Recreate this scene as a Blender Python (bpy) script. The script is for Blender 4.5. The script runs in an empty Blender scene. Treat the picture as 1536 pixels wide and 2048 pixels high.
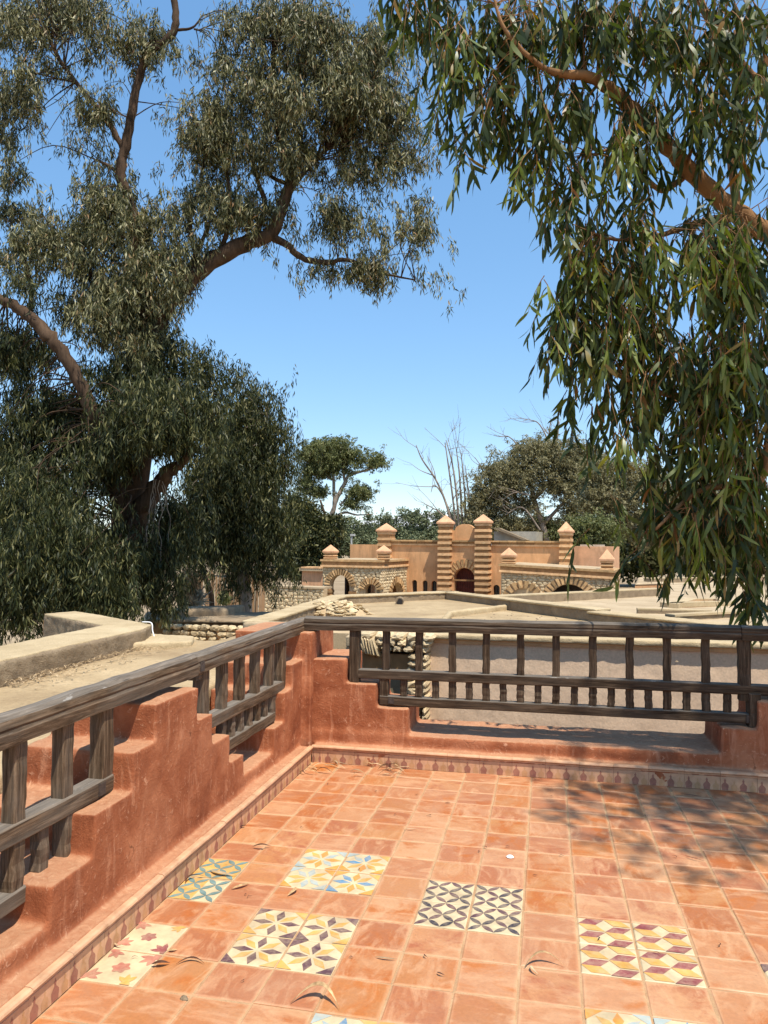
import bpy, bmesh, math, random
import numpy as np
from mathutils import Vector, Matrix
random.seed(7)
rng = np.random.default_rng(11)
S = bpy.context.scene
COL = S.collection

# ------------------------------------------------------------------ camera
F_PX, YAW, PITCH, ROLL = 1557.8, 0.2059, 0.0395, 0.0092
CAM = np.array([1.4884, -2.5299, 1.4236])
def _axes():
    cy, sy = math.cos(YAW), math.sin(YAW)
    f = np.array([-sy*math.cos(PITCH), cy*math.cos(PITCH), math.sin(PITCH)])
    r = np.array([cy, sy, 0.0]); u = np.cross(r, f)
    c, s = math.cos(ROLL), math.sin(ROLL)
    return c*r+s*u, -s*r+c*u, f
AR, AU, AF = _axes()
cd = bpy.data.cameras.new('camera'); cam = bpy.data.objects.new('camera', cd); COL.objects.link(cam)
cd.sensor_fit = 'VERTICAL'; cd.sensor_height = 36.0; cd.lens = F_PX/2048*36.0
cd.clip_start = 0.05; cd.clip_end = 6000
m = Matrix.Identity(4)
for i in range(3):
    m[i][0] = AR[i]; m[i][1] = AU[i]; m[i][2] = -AF[i]; m[i][3] = CAM[i]
cam.matrix_world = m
S.camera = cam

# ------------------------------------------------------------------ light
LD = Vector((-0.32, 0.33, -1.0)).normalized()          # direction the sunlight travels
SUN_EL = math.asin(-LD.z); SUN_AZ = math.atan2(-LD.x, -LD.y)
w = bpy.data.worlds.new('World'); S.world = w; w.use_nodes = True
wn = w.node_tree.nodes; bg = wn['Background']
sky = wn.new('ShaderNodeTexSky'); sky.sky_type = 'NISHITA'; sky.sun_disc = False
sky.sun_elevation = SUN_EL; sky.sun_rotation = SUN_AZ
sky.altitude = 1500; sky.air_density = 1.0; sky.dust_density = 0.5; sky.ozone_density = 4.0
hs = wn.new('ShaderNodeHueSaturation'); hs.inputs['Saturation'].default_value = 1.55
gm = wn.new('ShaderNodeGamma'); gm.inputs[1].default_value = 0.52
w.node_tree.links.new(sky.outputs[0], gm.inputs[0]); w.node_tree.links.new(gm.outputs[0], hs.inputs['Color']); hs.inputs['Value'].default_value = 1.95
w.node_tree.links.new(hs.outputs[0], bg.inputs[0]); bg.inputs[1].default_value = 0.15
sl = bpy.data.lights.new('sun', 'SUN'); sl.energy = 3.9; sl.angle = math.radians(0.55); sl.color = (1.0, 0.93, 0.82)
so = bpy.data.objects.new('sun', sl); COL.objects.link(so)
so.rotation_mode = 'QUATERNION'; so.rotation_quaternion = LD.to_track_quat('-Z', 'Y')
so.location = (10, -8, 30)
S.view_settings.view_transform = 'Standard'; S.view_settings.look = 'None'
S.view_settings.exposure = 0.66; S.view_settings.gamma = 1.0
S.view_settings.use_curve_mapping = False
try:
    S.cycles.max_bounces = 8; S.cycles.transparent_max_bounces = 6
except Exception: pass

# ------------------------------------------------------------------ helpers: places
def ray(x, y): return AF + AR*(x-768)/F_PX - AU*(y-1024)/F_PX
def on_x(x, y, c): d = ray(x, y); return CAM + d*(c-CAM[0])/d[0]
def on_y(x, y, c): d = ray(x, y); return CAM + d*(c-CAM[1])/d[1]
def on_z(x, y, c): d = ray(x, y); return CAM + d*(c-CAM[2])/d[2]
def at(x, y, dist): return CAM + ray(x, y)*dist
GROUND = -3.6

# ------------------------------------------------------------------ helpers: objects
def tag(o, label=None, cat=None, group=None, kind=None):
    if label: o['label'] = label
    if cat: o['category'] = cat
    if group: o['group'] = group
    if kind: o['kind'] = kind
    return o
def empty(name, label=None, cat=None, loc=(0,0,0), rz=0.0, group=None):
    o = bpy.data.objects.new(name, None); COL.objects.link(o); o.location = loc; o.rotation_euler = (0,0,rz)
    o.empty_display_size = 0.2
    return tag(o, label, cat, group)
def link(name, me, parent=None, mat=None):
    o = bpy.data.objects.new(name, me); COL.objects.link(o)
    if mat is not None:
        me.materials.clear()
        for mm in (mat if isinstance(mat, (list, tuple)) else [mat]): me.materials.append(mm)
    if parent is not None: o.parent = parent
    return o
class MB:
    def __init__(s): s.v = []; s.f = []; s.m = []
    def add(s, vs, fs, mi=0):
        b = len(s.v); s.v += [tuple(float(c) for c in v) for v in vs]
        for f in fs: s.f.append([b+i for i in f]); s.m.append(mi)
    def box(s, a, b, mi=0):
        x0,y0,z0 = a; x1,y1,z1 = b
        s.add([(x0,y0,z0),(x1,y0,z0),(x1,y1,z0),(x0,y1,z0),(x0,y0,z1),(x1,y0,z1),(x1,y1,z1),(x0,y1,z1)],
              [(0,3,2,1),(4,5,6,7),(0,1,5,4),(1,2,6,5),(2,3,7,6),(3,0,4,7)], mi)
    def prism(s, poly, z0, z1, mi=0):
        n = len(poly); s.add([(p[0],p[1],z0) for p in poly]+[(p[0],p[1],z1) for p in poly],
              [tuple(range(n))[::-1], tuple(range(n,2*n))]+[(i,(i+1)%n,n+(i+1)%n,n+i) for i in range(n)], mi)
    def mesh(s, name, smooth=False):
        me = bpy.data.meshes.new(name); me.from_pydata(s.v, [], s.f)
        me.polygons.foreach_set('material_index', s.m)
        if smooth: me.polygons.foreach_set('use_smooth', [True]*len(s.f))
        me.update(); return me
    def build(s, name, mat, parent=None, smooth=False):
        return link(name, s.mesh(name, smooth), parent, mat)
def fixn(me):
    bm = bmesh.new(); bm.from_mesh(me); bmesh.ops.recalc_face_normals(bm, faces=bm.faces); bm.to_mesh(me); bm.free()
def bevel(o, wd=0.01, seg=2):
    md = o.modifiers.new('bevel', 'BEVEL'); md.width = wd; md.segments = seg; md.limit_method = 'ANGLE'; md.angle_limit = math.radians(40)
    return o
def bake(o):
    dg = bpy.context.evaluated_depsgraph_get(); dg.update()
    me = bpy.data.meshes.new_from_object(o.evaluated_get(dg)); o.modifiers.clear(); o.data = me; return o
_tex = {}
def cloud(sz, depth=2):
    k = (sz, depth)
    if k not in _tex:
        t = bpy.data.textures.new('clouds', 'CLOUDS'); t.noise_scale = sz; t.noise_depth = depth; _tex[k] = t
    return _tex[k]
def plaster(o, voxel, smooth=4, disp=((0.12, 0.012), (0.025, 0.003))):
    r = o.modifiers.new('remesh', 'REMESH'); r.mode = 'VOXEL'; r.voxel_size = voxel; r.use_smooth_shade = True
    if smooth:
        s = o.modifiers.new('smooth', 'SMOOTH'); s.factor = 0.5; s.iterations = smooth
    for sc, st in disp:
        d = o.modifiers.new('d', 'DISPLACE'); d.texture = cloud(sc); d.texture_coords = 'GLOBAL'; d.strength = st; d.mid_level = 0.5
    return bake(o)
def strip(pts, wd, z0, z1, mb, side=1, closed=False):
    """a wall of width wd along a line of points, lying to its left (side=1) or right"""
    pts = [Vector((p[0], p[1])) for p in pts]; n = len(pts); off = []
    for i in range(n):
        d0 = (pts[i]-pts[i-1]).normalized() if i > 0 else None
        d1 = (pts[i+1]-pts[i]).normalized() if i < n-1 else None
        if d0 is None: d0 = d1
        if d1 is None: d1 = d0
        n0 = Vector((-d0.y, d0.x)); n1 = Vector((-d1.y, d1.x)); b = (n0+n1).normalized()
        off.append(pts[i]+b*side*wd/max(0.35, b.dot(n0)))
    mb.prism([tuple(p) for p in pts]+[tuple(p) for p in reversed(off)], z0, z1)
def tube(pts, rad, seg=8, jit=0.0, cap=True):
    pts = np.array(pts, float); n = len(pts); rad = np.array(rad, float)
    t = np.gradient(pts, axis=0); t /= np.linalg.norm(t, axis=1)[:,None]+1e-9
    up = np.array([0.31,0.95,0.07]); V = []
    for i in range(n):
        a = np.cross(t[i], up); a /= np.linalg.norm(a)+1e-9; b = np.cross(t[i], a)
        for k in range(seg):
            an = 2*math.pi*k/seg; r = rad[i]*(1+jit*(random.random()-.5))
            V.append(pts[i]+(a*math.cos(an)+b*math.sin(an))*r)
    Fc = [(i*seg+k, i*seg+(k+1)%seg, (i+1)*seg+(k+1)%seg, (i+1)*seg+k) for i in range(n-1) for k in range(seg)]
    if cap: Fc += [tuple(range(seg))[::-1], tuple((n-1)*seg+k for k in range(seg))]
    return V, Fc
def spline(P, sub=5):
    P = np.array(P, float)
    Q = np.vstack([2*P[0]-P[1], P, 2*P[-1]-P[-2]]); out = []
    for i in range(1, len(Q)-2):
        for k in range(sub):
            t = k/sub
            out.append(0.5*((2*Q[i])+(-Q[i-1]+Q[i+1])*t+(2*Q[i-1]-5*Q[i]+4*Q[i+1]-Q[i+2])*t*t+(-Q[i-1]+3*Q[i]-3*Q[i+1]+Q[i+2])*t**3))
    out.append(P[-1]); return np.array(out)

# ------------------------------------------------------------------ materials
class NT:
    def __init__(s, name, rough=0.8, spec=0.3):
        s.m = bpy.data.materials.new(name); s.m.use_nodes = True; s.t = s.m.node_tree; s.n = s.t.nodes; s.l = s.t.links
        s.b = s.n['Principled BSDF']; s.b.inputs['Roughness'].default_value = rough
        s.b.inputs['Specular IOR Level'].default_value = spec
    def new(s, t, **k):
        n = s.n.new(t)
        for a, v in k.items(): setattr(n, a, v)
        return n
    def coord(s, kind='Object', scale=(1,1,1), rnd=0.0):
        tc = s.new('ShaderNodeTexCoord'); mp = s.new('ShaderNodeMapping'); mp.inputs['Scale'].default_value = scale
        s.l.new(tc.outputs[kind], mp.inputs['Vector']); out = mp.outputs[0]
        if rnd:
            oi = s.new('ShaderNodeObjectInfo'); mu = s.new('ShaderNodeMath', operation='MULTIPLY'); mu.inputs[1].default_value = rnd
            s.l.new(oi.outputs['Random'], mu.inputs[0]); va = s.new('ShaderNodeVectorMath', operation='ADD')
            s.l.new(out, va.inputs[0]); s.l.new(mu.outputs[0], va.inputs[1]); out = va.outputs[0]
        return out
    def noise(s, vec, scale, detail=4, rough=0.6, dist=0.0):
        n = s.new('ShaderNodeTexNoise'); n.inputs['Scale'].default_value = scale; n.inputs['Detail'].default_value = detail
        n.inputs['Roughness'].default_value = rough; n.inputs['Distortion'].default_value = dist
        s.l.new(vec, n.inputs['Vector']); return n.outputs['Fac']
    def ramp(s, fac, stops):
        r = s.new('ShaderNodeValToRGB'); e = r.color_ramp.elements
        while len(e) < len(stops): e.new(0.5)
        for i, (p, c) in enumerate(stops):
            e[i].position = p; e[i].color = (c, c, c, 1) if not isinstance(c, (tuple, list)) else (*c, 1)
        s.l.new(fac, r.inputs[0]); return r.outputs[0]
    def mix(s, fac, a, b, mode='MIX'):
        n = s.new('ShaderNodeMix', data_type='RGBA', blend_type=mode)
        for k, v in ((0, fac), (6, a), (7, b)):
            if isinstance(v, (int, float)): n.inputs[k].default_value = v
            elif isinstance(v, tuple): n.inputs[k].default_value = (*v, 1)
            else: s.l.new(v, n.inputs[k])
        return n.outputs[2]
    def bump(s, h, strength=0.4, dist=0.01):
        b = s.new('ShaderNodeBump'); b.inputs['Strength'].default_value = strength; b.inputs['Distance'].default_value = dist
        s.l.new(h, b.inputs['Height']); s.l.new(b.outputs[0], s.b.inputs['Normal'])
    def color(s, c): s.l.new(c, s.b.inputs['Base Color']); return s.m

def m_basic(name, c, var=0.25, scale=8, rough=0.85, bump=0.3, spec=0.25, bscale=60, rnd=0.0, c2=None, streak=0.0):
    t = NT(name, rough, spec); v = t.coord(rnd=rnd)
    n = t.noise(v, scale, 6); lo = tuple(x*(1-var) for x in c); hi = tuple(min(1, x*(1+var)) for x in (c2 or c))
    col = t.ramp(n, [(0.3, lo), (0.7, hi)])
    if rnd:
        oi = t.new('ShaderNodeObjectInfo'); r = t.ramp(oi.outputs['Random'], [(0, 0.72), (1, 1.25)])
        col = t.mix(1.0, col, r, 'MULTIPLY')
    if streak:
        s_ = t.noise(t.coord(scale=(1.4, 1.4, .28), rnd=rnd), 1.6, 7, 0.7, .6); col = t.mix(t.ramp(s_, [(0.48, 0.0), (0.68, streak)]), col, tuple(x*.45 for x in c))
        s2 = t.noise(t.coord(scale=(1, 1, .6), rnd=rnd), 2.6, 6, 0.7); col = t.mix(t.ramp(s2, [(0.55, 0.0), (0.7, streak)]), col, tuple(min(.85, x*1.3+.05) for x in c))
    t.bump(t.noise(v, bscale, 5), bump, 0.01)
    return t.color(col)

def m_tile():
    t = NT('terracotta_tile', 0.55, 0.35); v = t.coord(rnd=37.0)
    oi = t.new('ShaderNodeObjectInfo')
    mu = t.new('ShaderNodeMath', operation='MULTIPLY'); mu.inputs[1].default_value = 7.31; t.l.new(oi.outputs['Random'], mu.inputs[0])
    fr = t.new('ShaderNodeMath', operation='FRACT'); t.l.new(mu.outputs[0], fr.inputs[0])
    base = t.ramp(oi.outputs['Random'], [(0.0, (.38,.135,.053)), (0.2, (.50,.235,.108)), (0.45, (.47,.20,.068)), (0.6, (.37,.125,.05)), (0.8, (.46,.20,.092)), (1.0, (.55,.29,.14))])
    dark = t.ramp(fr.outputs[0], [(0.0, (.38,.10,.02)), (0.45, (.46,.14,.026)), (0.7, (.45,.185,.08)), (1.0, (.35,.10,.042))])
    n1 = t.noise(v, 7, 5, 0.6, 0.8); f1 = t.ramp(n1, [(0.45, 0.0), (0.62, 0.85)])
    c = t.mix(f1, base, dark)
    n2 = t.noise(t.coord(scale=(6, 14, 6), rnd=91.0), 1.0, 6, 0.65, 1.0); f2 = t.ramp(n2, [(0.48, 0.0), (0.68, 0.7)])
    c = t.mix(f2, c, (.60,.34,.18))
    n3 = t.noise(v, 90, 3); c = t.mix(0.25, c, t.ramp(n3, [(0.3, (.6,.6,.6)), (0.7, (1.25,1.25,1.25))]), 'MULTIPLY')
    wc_ = t.new('ShaderNodeNewGeometry'); nd = t.noise(wc_.outputs['Position'], 2.3, 6, 0.7); c = t.mix(t.ramp(nd, [(0.45, 0.0), (0.7, 0.35)]), c, (.40,.22,.13))
    ns = t.noise(wc_.outputs['Position'], 120, 2); c = t.mix(t.ramp(ns, [(0.70, 0.0), (0.74, 0.6)]), c, (.16,.08,.05))
    # worn pale rim of each tile
    tc = t.new('ShaderNodeTexCoord'); sx = t.new('ShaderNodeSeparateXYZ'); t.l.new(tc.outputs['Object'], sx.inputs[0])
    ab = []
    for k in (0, 1):
        a = t.new('ShaderNodeMath', operation='ABSOLUTE'); t.l.new(sx.outputs[k], a.inputs[0]); ab.append(a.outputs[0])
    mx = t.new('ShaderNodeMath', operation='MAXIMUM'); t.l.new(ab[0], mx.inputs[0]); t.l.new(ab[1], mx.inputs[1])
    ad = t.new('ShaderNodeMath', operation='MULTIPLY_ADD'); t.l.new(n2, ad.inputs[0]); ad.inputs[1].default_value = 0.02; t.l.new(mx.outputs[0], ad.inputs[2])
    c = t.mix(t.ramp(ad.outputs[0], [(0.094, 0.0), (0.108, 0.45)]), c, (.66,.40,.22))
    t.l.new(t.ramp(n1, [(0.3, 0.42), (0.7, 0.68)]), t.b.inputs['Roughness'])
    t.bump(t.noise(v, 35, 6), 0.18, 0.004); return t.color(c)
def m_print(name, c, wear=0.5, back=(.62,.47,.29)):
    t = NT(name, 0.55, 0.35); v = t.coord(rnd=17.0)
    n = t.noise(v, 26, 6, 0.7); f = t.ramp(n, [(0.38, 0.0), (0.74, wear)])
    col = t.mix(f, t.ramp(t.noise(v, 12, 3), [(0.3, tuple(x*.72 for x in c)), (0.7, tuple(min(1, x*1.22) for x in c))]), back)
    t.bump(t.noise(v, 60, 4), 0.1, 0.003); return t.color(col)
def m_plaster():
    t = NT('terracotta_plaster', 0.9, 0.2); v = t.coord()
    n1 = t.noise(v, 3.2, 7, 0.62, 0.6); c = t.ramp(n1, [(0.3, (.21,.060,.025)), (0.5, (.345,.112,.047)), (0.70, (.48,.19,.09))])
    vs = t.coord(scale=(9, 9, 1.6)); n2 = t.noise(vs, 1.6, 8, 0.7, 1.2)
    c = t.mix(t.ramp(n2, [(0.54, 0.0), (0.70, 0.75)]), c, (.56,.26,.14))
    n3 = t.noise(v, 22, 8, 0.75, 1.5); c = t.mix(t.ramp(n3, [(0.58, 0.0), (0.64, 0.7)]), c, (.64,.34,.20))
    n4 = t.noise(v, 1.6, 4); c = t.mix(t.ramp(n4, [(0.55, 0.0), (0.75, 0.4)]), c, (.25,.075,.035))
    vo = t.new('ShaderNodeTexVoronoi', feature='DISTANCE_TO_EDGE'); vo.inputs['Scale'].default_value = 2.1
    wob = t.new('ShaderNodeTexNoise'); wob.inputs['Scale'].default_value = 6; wob.inputs['Detail'].default_value = 6; t.l.new(v, wob.inputs['Vector'])
    ad = t.new('ShaderNodeVectorMath', operation='MULTIPLY_ADD'); t.l.new(wob.outputs['Color'], ad.inputs[0]); ad.inputs[1].default_value = (.35,.35,.35); t.l.new(v, ad.inputs[2]); t.l.new(ad.outputs[0], vo.inputs['Vector'])
    crack = t.mix(1.0, t.ramp(vo.outputs[0], [(0.0, 1.0), (0.012, 0.0)]), t.ramp(n1, [(0.58, 0.0), (0.66, 0.8)]), 'MULTIPLY')
    c = t.mix(crack, c, (.09,.03,.015))
    # dust and wear on upward faces
    g = t.new('ShaderNodeNewGeometry'); sp = t.new('ShaderNodeSeparateXYZ'); t.l.new(g.outputs['Normal'], sp.inputs[0])
    up = t.ramp(sp.outputs[2], [(0.55, 0.0), (0.95, 0.7)])
    c = t.mix(up, c, t.ramp(n3, [(0.35, (.44,.205,.105)), (0.7, (.60,.36,.205))]))
    mx = t.mix(0.35, n3, t.noise(v, 70, 6, 0.7)); t.bump(mx, 0.8, 0.014); return t.color(c)
def m_wood(name, k=1.0, grey=1.0):
    t = NT(name, 0.8, 0.12); v = t.coord(scale=(2.6, 46, 46), rnd=23.0)
    n = t.noise(v, 1.6, 9, 0.72, 0.5); c = t.ramp(n, [(0.32, (.022*k,.013*k,.007*k)), (0.5, (.085*k,.054*k,.031*k)), (0.68, (.20*k,.137*k,.086*k))])
    v2 = t.coord(scale=(1.2, 5, 5), rnd=51.0); n2 = t.noise(v2, 2.2, 6, 0.6, 0.4)
    c = t.mix(t.ramp(n2, [(0.42, 0.0), (0.66, 0.6*grey)]), c, (.16,.135,.105))
    g = t.new('ShaderNodeNewGeometry'); sp = t.new('ShaderNodeSeparateXYZ'); t.l.new(g.outputs['Normal'], sp.inputs[0])
    up = t.ramp(sp.outputs[2], [(0.35, 0.0), (0.95, 0.55)]); c = t.mix(up, c, t.ramp(n, [(0.3, (.13,.112,.09)), (0.7, (.31,.28,.24))]))
    n5 = t.noise(t.coord(scale=(7, 30, 30), rnd=12.0), 1.3, 5, 0.6); c = t.mix(t.mix(1.0, t.ramp(n5, [(0.66, 0.0), (0.7, 0.9)]), up, 'MULTIPLY'), c, (.50,.47,.42))
    n3 = t.noise(t.coord(scale=(1.2, 60, 60), rnd=5.0), 1.5, 3); cr = t.ramp(n3, [(0.26, 1.0), (0.32, 0.0)])
    c = t.mix(t.mix(1.0, cr, (.8,.8,.8), 'MULTIPLY'), c, (.015,.01,.008))
    t.bump(n, 0.6, 0.006); return t.color(c)
def m_earth(name, a, b, c3, spots=0.5, scale=2.0, bump=0.5):
    t = NT(name, 0.95, 0.15); v = t.coord()
    n = t.noise(v, scale, 8, 0.65, 0.3); c = t.ramp(n, [(0.3, a), (0.55, b), (0.75, c3)])
    n2 = t.noise(v, scale*11, 6, 0.7); c = t.mix(t.ramp(n2, [(0.56, 0.0), (0.75, spots)]), c, tuple(x*.45 for x in a))
    n3 = t.noise(v, scale*40, 3); c = t.mix(0.3, c, t.ramp(n3, [(0.3, .6), (0.7, 1.3)]), 'MULTIPLY')
    t.bump(t.mix(0.5, n2, n3), bump, 0.02); return t.color(c)
def m_leaf(name, stops, gloss=0.42, trans=0.25, spec=0.5):
    t = NT(name, gloss, spec); g = t.new('ShaderNodeNewGeometry')
    c = t.ramp(g.outputs['Random Per Island'], stops); t.l.new(c, t.b.inputs['Base Color'])
    tr = t.new('ShaderNodeBsdfTranslucent'); mx = t.new('ShaderNodeMixShader'); mx.inputs[0].default_value = trans
    hs = t.new('ShaderNodeHueSaturation'); hs.inputs['Value'].default_value = 1.95; hs.inputs['Saturation'].default_value = 1.2
    t.l.new(c, hs.inputs['Color']); t.l.new(hs.outputs[0], tr.inputs[0])
    out = t.n['Material Output']; t.l.new(t.b.outputs[0], mx.inputs[1]); t.l.new(tr.outputs[0], mx.inputs[2]); t.l.new(mx.outputs[0], out.inputs[0])
    return t.m
def m_leaf_obj(name, stops, gloss=0.36, trans=0.22):
    t = NT(name, gloss, 0.28); g = t.new('ShaderNodeObjectInfo')
    c = t.ramp(g.outputs['Random'], stops); t.l.new(c, t.b.inputs['Base Color'])
    tr = t.new('ShaderNodeBsdfTranslucent'); mx = t.new('ShaderNodeMixShader'); mx.inputs[0].default_value = trans
    t.l.new(c, tr.inputs[0]); out = t.n['Material Output']
    t.l.new(t.b.outputs[0], mx.inputs[1]); t.l.new(tr.outputs[0], mx.inputs[2]); t.l.new(mx.outputs[0], out.inputs[0]); return t.m
def m_bark(name, a, b):
    t = NT(name, 0.9, 0.15); v = t.coord(scale=(1, 1, 0.28)); n = t.noise(v, 7, 8, 0.7, 0.7)
    c = t.ramp(n, [(0.32, a), (0.68, b)]); n2 = t.noise(t.coord(), 1.4, 3); c = t.mix(t.ramp(n2, [(0.5, 0.0), (0.7, 0.5)]), c, tuple(x*1.5 for x in b))
    t.bump(n, 0.8, 0.03); return t.color(c)

M = {}
M['tile'] = m_tile()
M['grout'] = m_earth('grout', (.38,.22,.115), (.50,.31,.165), (.58,.39,.225), 0.6, 9, 0.35)
M['plaster'] = m_plaster()
M['wood'] = m_wood('weathered_wood', 1.3); M['wood_shade'] = m_wood('shaded_weathered_wood', .72, .25)  # second wood is a darker copy; the back railing's shade is in its colour
CREAM = (.58,.46,.275)
M['cream'] = m_print('tile_cream', CREAM, 0.3, (.74,.50,.27))
M['yellow'] = m_print('tile_yellow', (.62,.33,.075)); M['purple'] = m_print('tile_purple', (.115,.055,.062))
M['maroon'] = m_print('tile_maroon', (.26,.065,.065)); M['black'] = m_print('tile_black', (.055,.045,.055))
M['blue'] = m_print('tile_blue', (.10,.24,.37), 0.5); M['teal'] = m_print('tile_teal', (.13,.23,.22), 0.25)
M['palebl'] = m_print('tile_pale_blue', (.33,.40,.38), 0.6); M['orange'] = m_print('tile_orange', (.66,.27,.05), 0.3)
M['rose'] = m_print('tile_rose', (.42,.15,.10), 0.5)
M['skirt'] = m_print('skirting_glaze', (.56,.31,.17), 0.5, (.66,.44,.27))
M['ochre'] = m_print('skirting_ochre', (.49,.265,.12), 0.7, (.57,.34,.19)); M['plum'] = m_print('skirting_plum', (.30,.12,.08), 0.6, (.48,.24,.14))
M['roof'] = m_earth('sandy_roof', (.30,.21,.115), (.44,.325,.185), (.56,.43,.26), 0.6, 1.3, 0.7)
M['roofpale'] = m_earth('pale_roof', (.36,.265,.16), (.47,.36,.225), (.56,.44,.285), 0.45, 0.9, 0.5)
M['coping'] = m_earth('lime_coping', (.40,.30,.17), (.51,.395,.235), (.60,.48,.30), 0.5, 2.2, 0.6)
M['mud'] = m_earth('grey_mud_plaster', (.20,.145,.09), (.31,.23,.145), (.42,.32,.20), 0.6, 2.5, 1.0)
M['render'] = m_earth('beige_render', (.66,.475,.32), (.72,.525,.36), (.77,.58,.41), 0.03, 1.1, 0.25)
M['olive'] = m_earth('olive_plaster', (.19,.155,.095), (.26,.21,.13), (.33,.27,.17), 0.4, 3.0, 0.5)
M['ground'] = m_earth('dry_ground', (.24,.17,.10), (.33,.245,.15), (.42,.32,.20), 0.4, 0.25, 0.4)
M['stone'] = m_basic('rubble_stone', (.58,.45,.27), 0.25, 5, 0.95, 0.8, 0.15, 18, rnd=31.0)
M['mortar'] = m_basic('stone_mortar', (.50,.365,.21), 0.25, 3, 0.95, 0.4)
M['wallred'] = m_basic('ochre_wall', (.64,.35,.165), 0.18, 0.8, 0.9, 0.4, 0.2, 6, streak=.5)
M['brickd'] = m_basic('dark_brick', (.34,.185,.078), 0.3, 4, 0.9, 0.4, 0.2, 20, rnd=11.0)
M['brickl'] = m_basic('pale_brick', (.72,.44,.22), 0.2, 3, 0.9, 0.4, 0.2, 20, rnd=11.0, streak=.45)
M['cap'] = m_basic('pyramid_plaster', (.68,.38,.21), 0.15, 2, 0.9, 0.3, 0.2, 12, streak=.5)
M['voussoir'] = m_basic('arch_brick', (.48,.30,.14), 0.3, 5, 0.9, 0.5, 0.2, 20, rnd=19.0)
M['door'] = m_basic('red_gate', (.11,.028,.018), 0.3, 6, 0.7, 0.2)
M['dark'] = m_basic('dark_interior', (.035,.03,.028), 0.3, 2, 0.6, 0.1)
M['glass'] = m_basic('dark_glass', (.03,.035,.04), 0.2, 2, 0.12, 0.0, 0.5)
M['concrete'] = m_basic('grey_concrete', (.40,.36,.28), 0.2, 2, 0.9, 0.3)
M['metal'] = m_basic('pale_metal', (.55,.55,.52), 0.1, 4, 0.4, 0.05)
M['bark'] = m_bark('brown_bark', (.026,.016,.010), (.115,.072,.044))
M['bark2'] = m_bark('tan_bark', (.12,.06,.025), (.30,.165,.075))
M['bark3'] = m_bark('grey_bark', (.16,.125,.095), (.38,.315,.25))
M['euc'] = m_leaf('eucalyptus_leaf', [(0, (.028,.034,.012)), (0.4, (.065,.070,.028)), (0.6, (.18,.172,.070)), (0.92, (.36,.335,.18)), (1, (.30,.17,.08))], 0.48, 0.16, 0.3)
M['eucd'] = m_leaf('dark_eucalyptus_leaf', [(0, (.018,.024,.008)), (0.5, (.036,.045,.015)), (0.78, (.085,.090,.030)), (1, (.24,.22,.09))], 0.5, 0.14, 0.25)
M['near'] = m_leaf('near_leaf', [(0, (.026,.040,.012)), (0.4, (.046,.064,.018)), (0.7, (.085,.105,.026)), (0.9, (.15,.18,.04)), (0.96, (.20,.20,.05)), (1, (.24,.10,.03))], 0.42, 0.3, 0.28)
M['nearo'] = m_leaf_obj('near_leaf_single', [(0, (.026,.040,.012)), (0.4, (.046,.064,.018)), (0.7, (.085,.105,.026)), (0.9, (.15,.18,.04)), (0.96, (.20,.20,.05)), (1, (.24,.10,.03))], 0.42, 0.3)
M['mid'] = m_leaf('mid_leaf', [(0, (.065,.080,.024)), (0.5, (.13,.145,.05)), (1, (.22,.22,.095))], 0.6, 0.2, .3)
M['olivel'] = m_leaf('olive_leaf', [(0, (.10,.092,.042)), (0.5, (.22,.20,.095)), (1, (.34,.30,.17))], 0.6, 0.2, .3)
M['far'] = m_leaf('far_leaf', [(0, (.085,.110,.055)), (0.5, (.145,.17,.08)), (1, (.22,.23,.12))], 0.8, 0.1)
M['dry'] = m_basic('dry_leaf', (.34,.19,.08), 0.45, 30, 0.6, 0.2, 0.3, 80, rnd=9.0, c2=(.50,.34,.17))
M['drypale'] = m_basic('pale_dry_leaf', (.52,.38,.22), 0.3, 30, 0.7, 0.2, 0.3, 80, rnd=9.0)
M['drydark'] = m_basic('dark_dry_leaf', (.10,.045,.025), 0.5, 30, 0.5, 0.2, 0.4, 80, rnd=9.0)
M['white'] = m_basic('white_plastic', (.78,.78,.76), 0.05, 20, 0.5, 0.05)
M['reed'] = m_basic('reed', (.30,.185,.10), 0.35, 3, 0.9, 0.3, 0.2, 30, rnd=7.0)
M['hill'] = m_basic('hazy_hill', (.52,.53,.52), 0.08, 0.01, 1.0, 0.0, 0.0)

# ================================================================== GROUND
mb = MB(); N = 40
mb.box((-900, -300, GROUND-0.5), (900, 2600, GROUND))
tag(mb.build('ground', M['ground']), kind='structure')
mb = MB(); mb.box((-0.5, -6, GROUND), (6.0, 2.9, -0.12))
tag(mb.build('terrace_base', M['plaster']), kind='structure')

# ================================================================== TERRACE FLOOR
T = 0.2
mb = MB(); mb.box((-0.06, -6, -0.11), (6.0, 2.44, -0.0035)); floor = mb.build('terrace_floor', M['grout']); tag(floor, kind='structure')
def tile_mesh(k, wx=0.0966, wy=0.0966):
    r = random.Random(k); h = 0.0
    c = 0.004; ring = []
    for (sx, sy) in ((-1,-1),(1,-1),(1,1),(-1,1)):
        ring.append((sx*(wx+r.uniform(-.0012,.0008)), sy*(wy+r.uniform(-.0012,.0008))))
    V = [(x, y, -0.02) for x, y in ring]+[(x, y, h-0.0028) for x, y in ring]
    V += [(x*(1-c/wx*r.uniform(.7,1.3)), y*(1-c/wy*r.uniform(.7,1.3)), h) for x, y in ring]
    Fc = []
    for a in (0, 4):
        Fc += [(a+i, a+(i+1)%4, a+4+(i+1)%4, a+4+i) for i in range(4)]
    Fc.append((8,9,10,11))
    return V, Fc
plain = []
for k in range(8):
    b = MB(); b.add(*tile_mesh(k)); me = b.mesh('floor_tile'); me.materials.append(M['tile']); plain.append(me)
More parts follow.
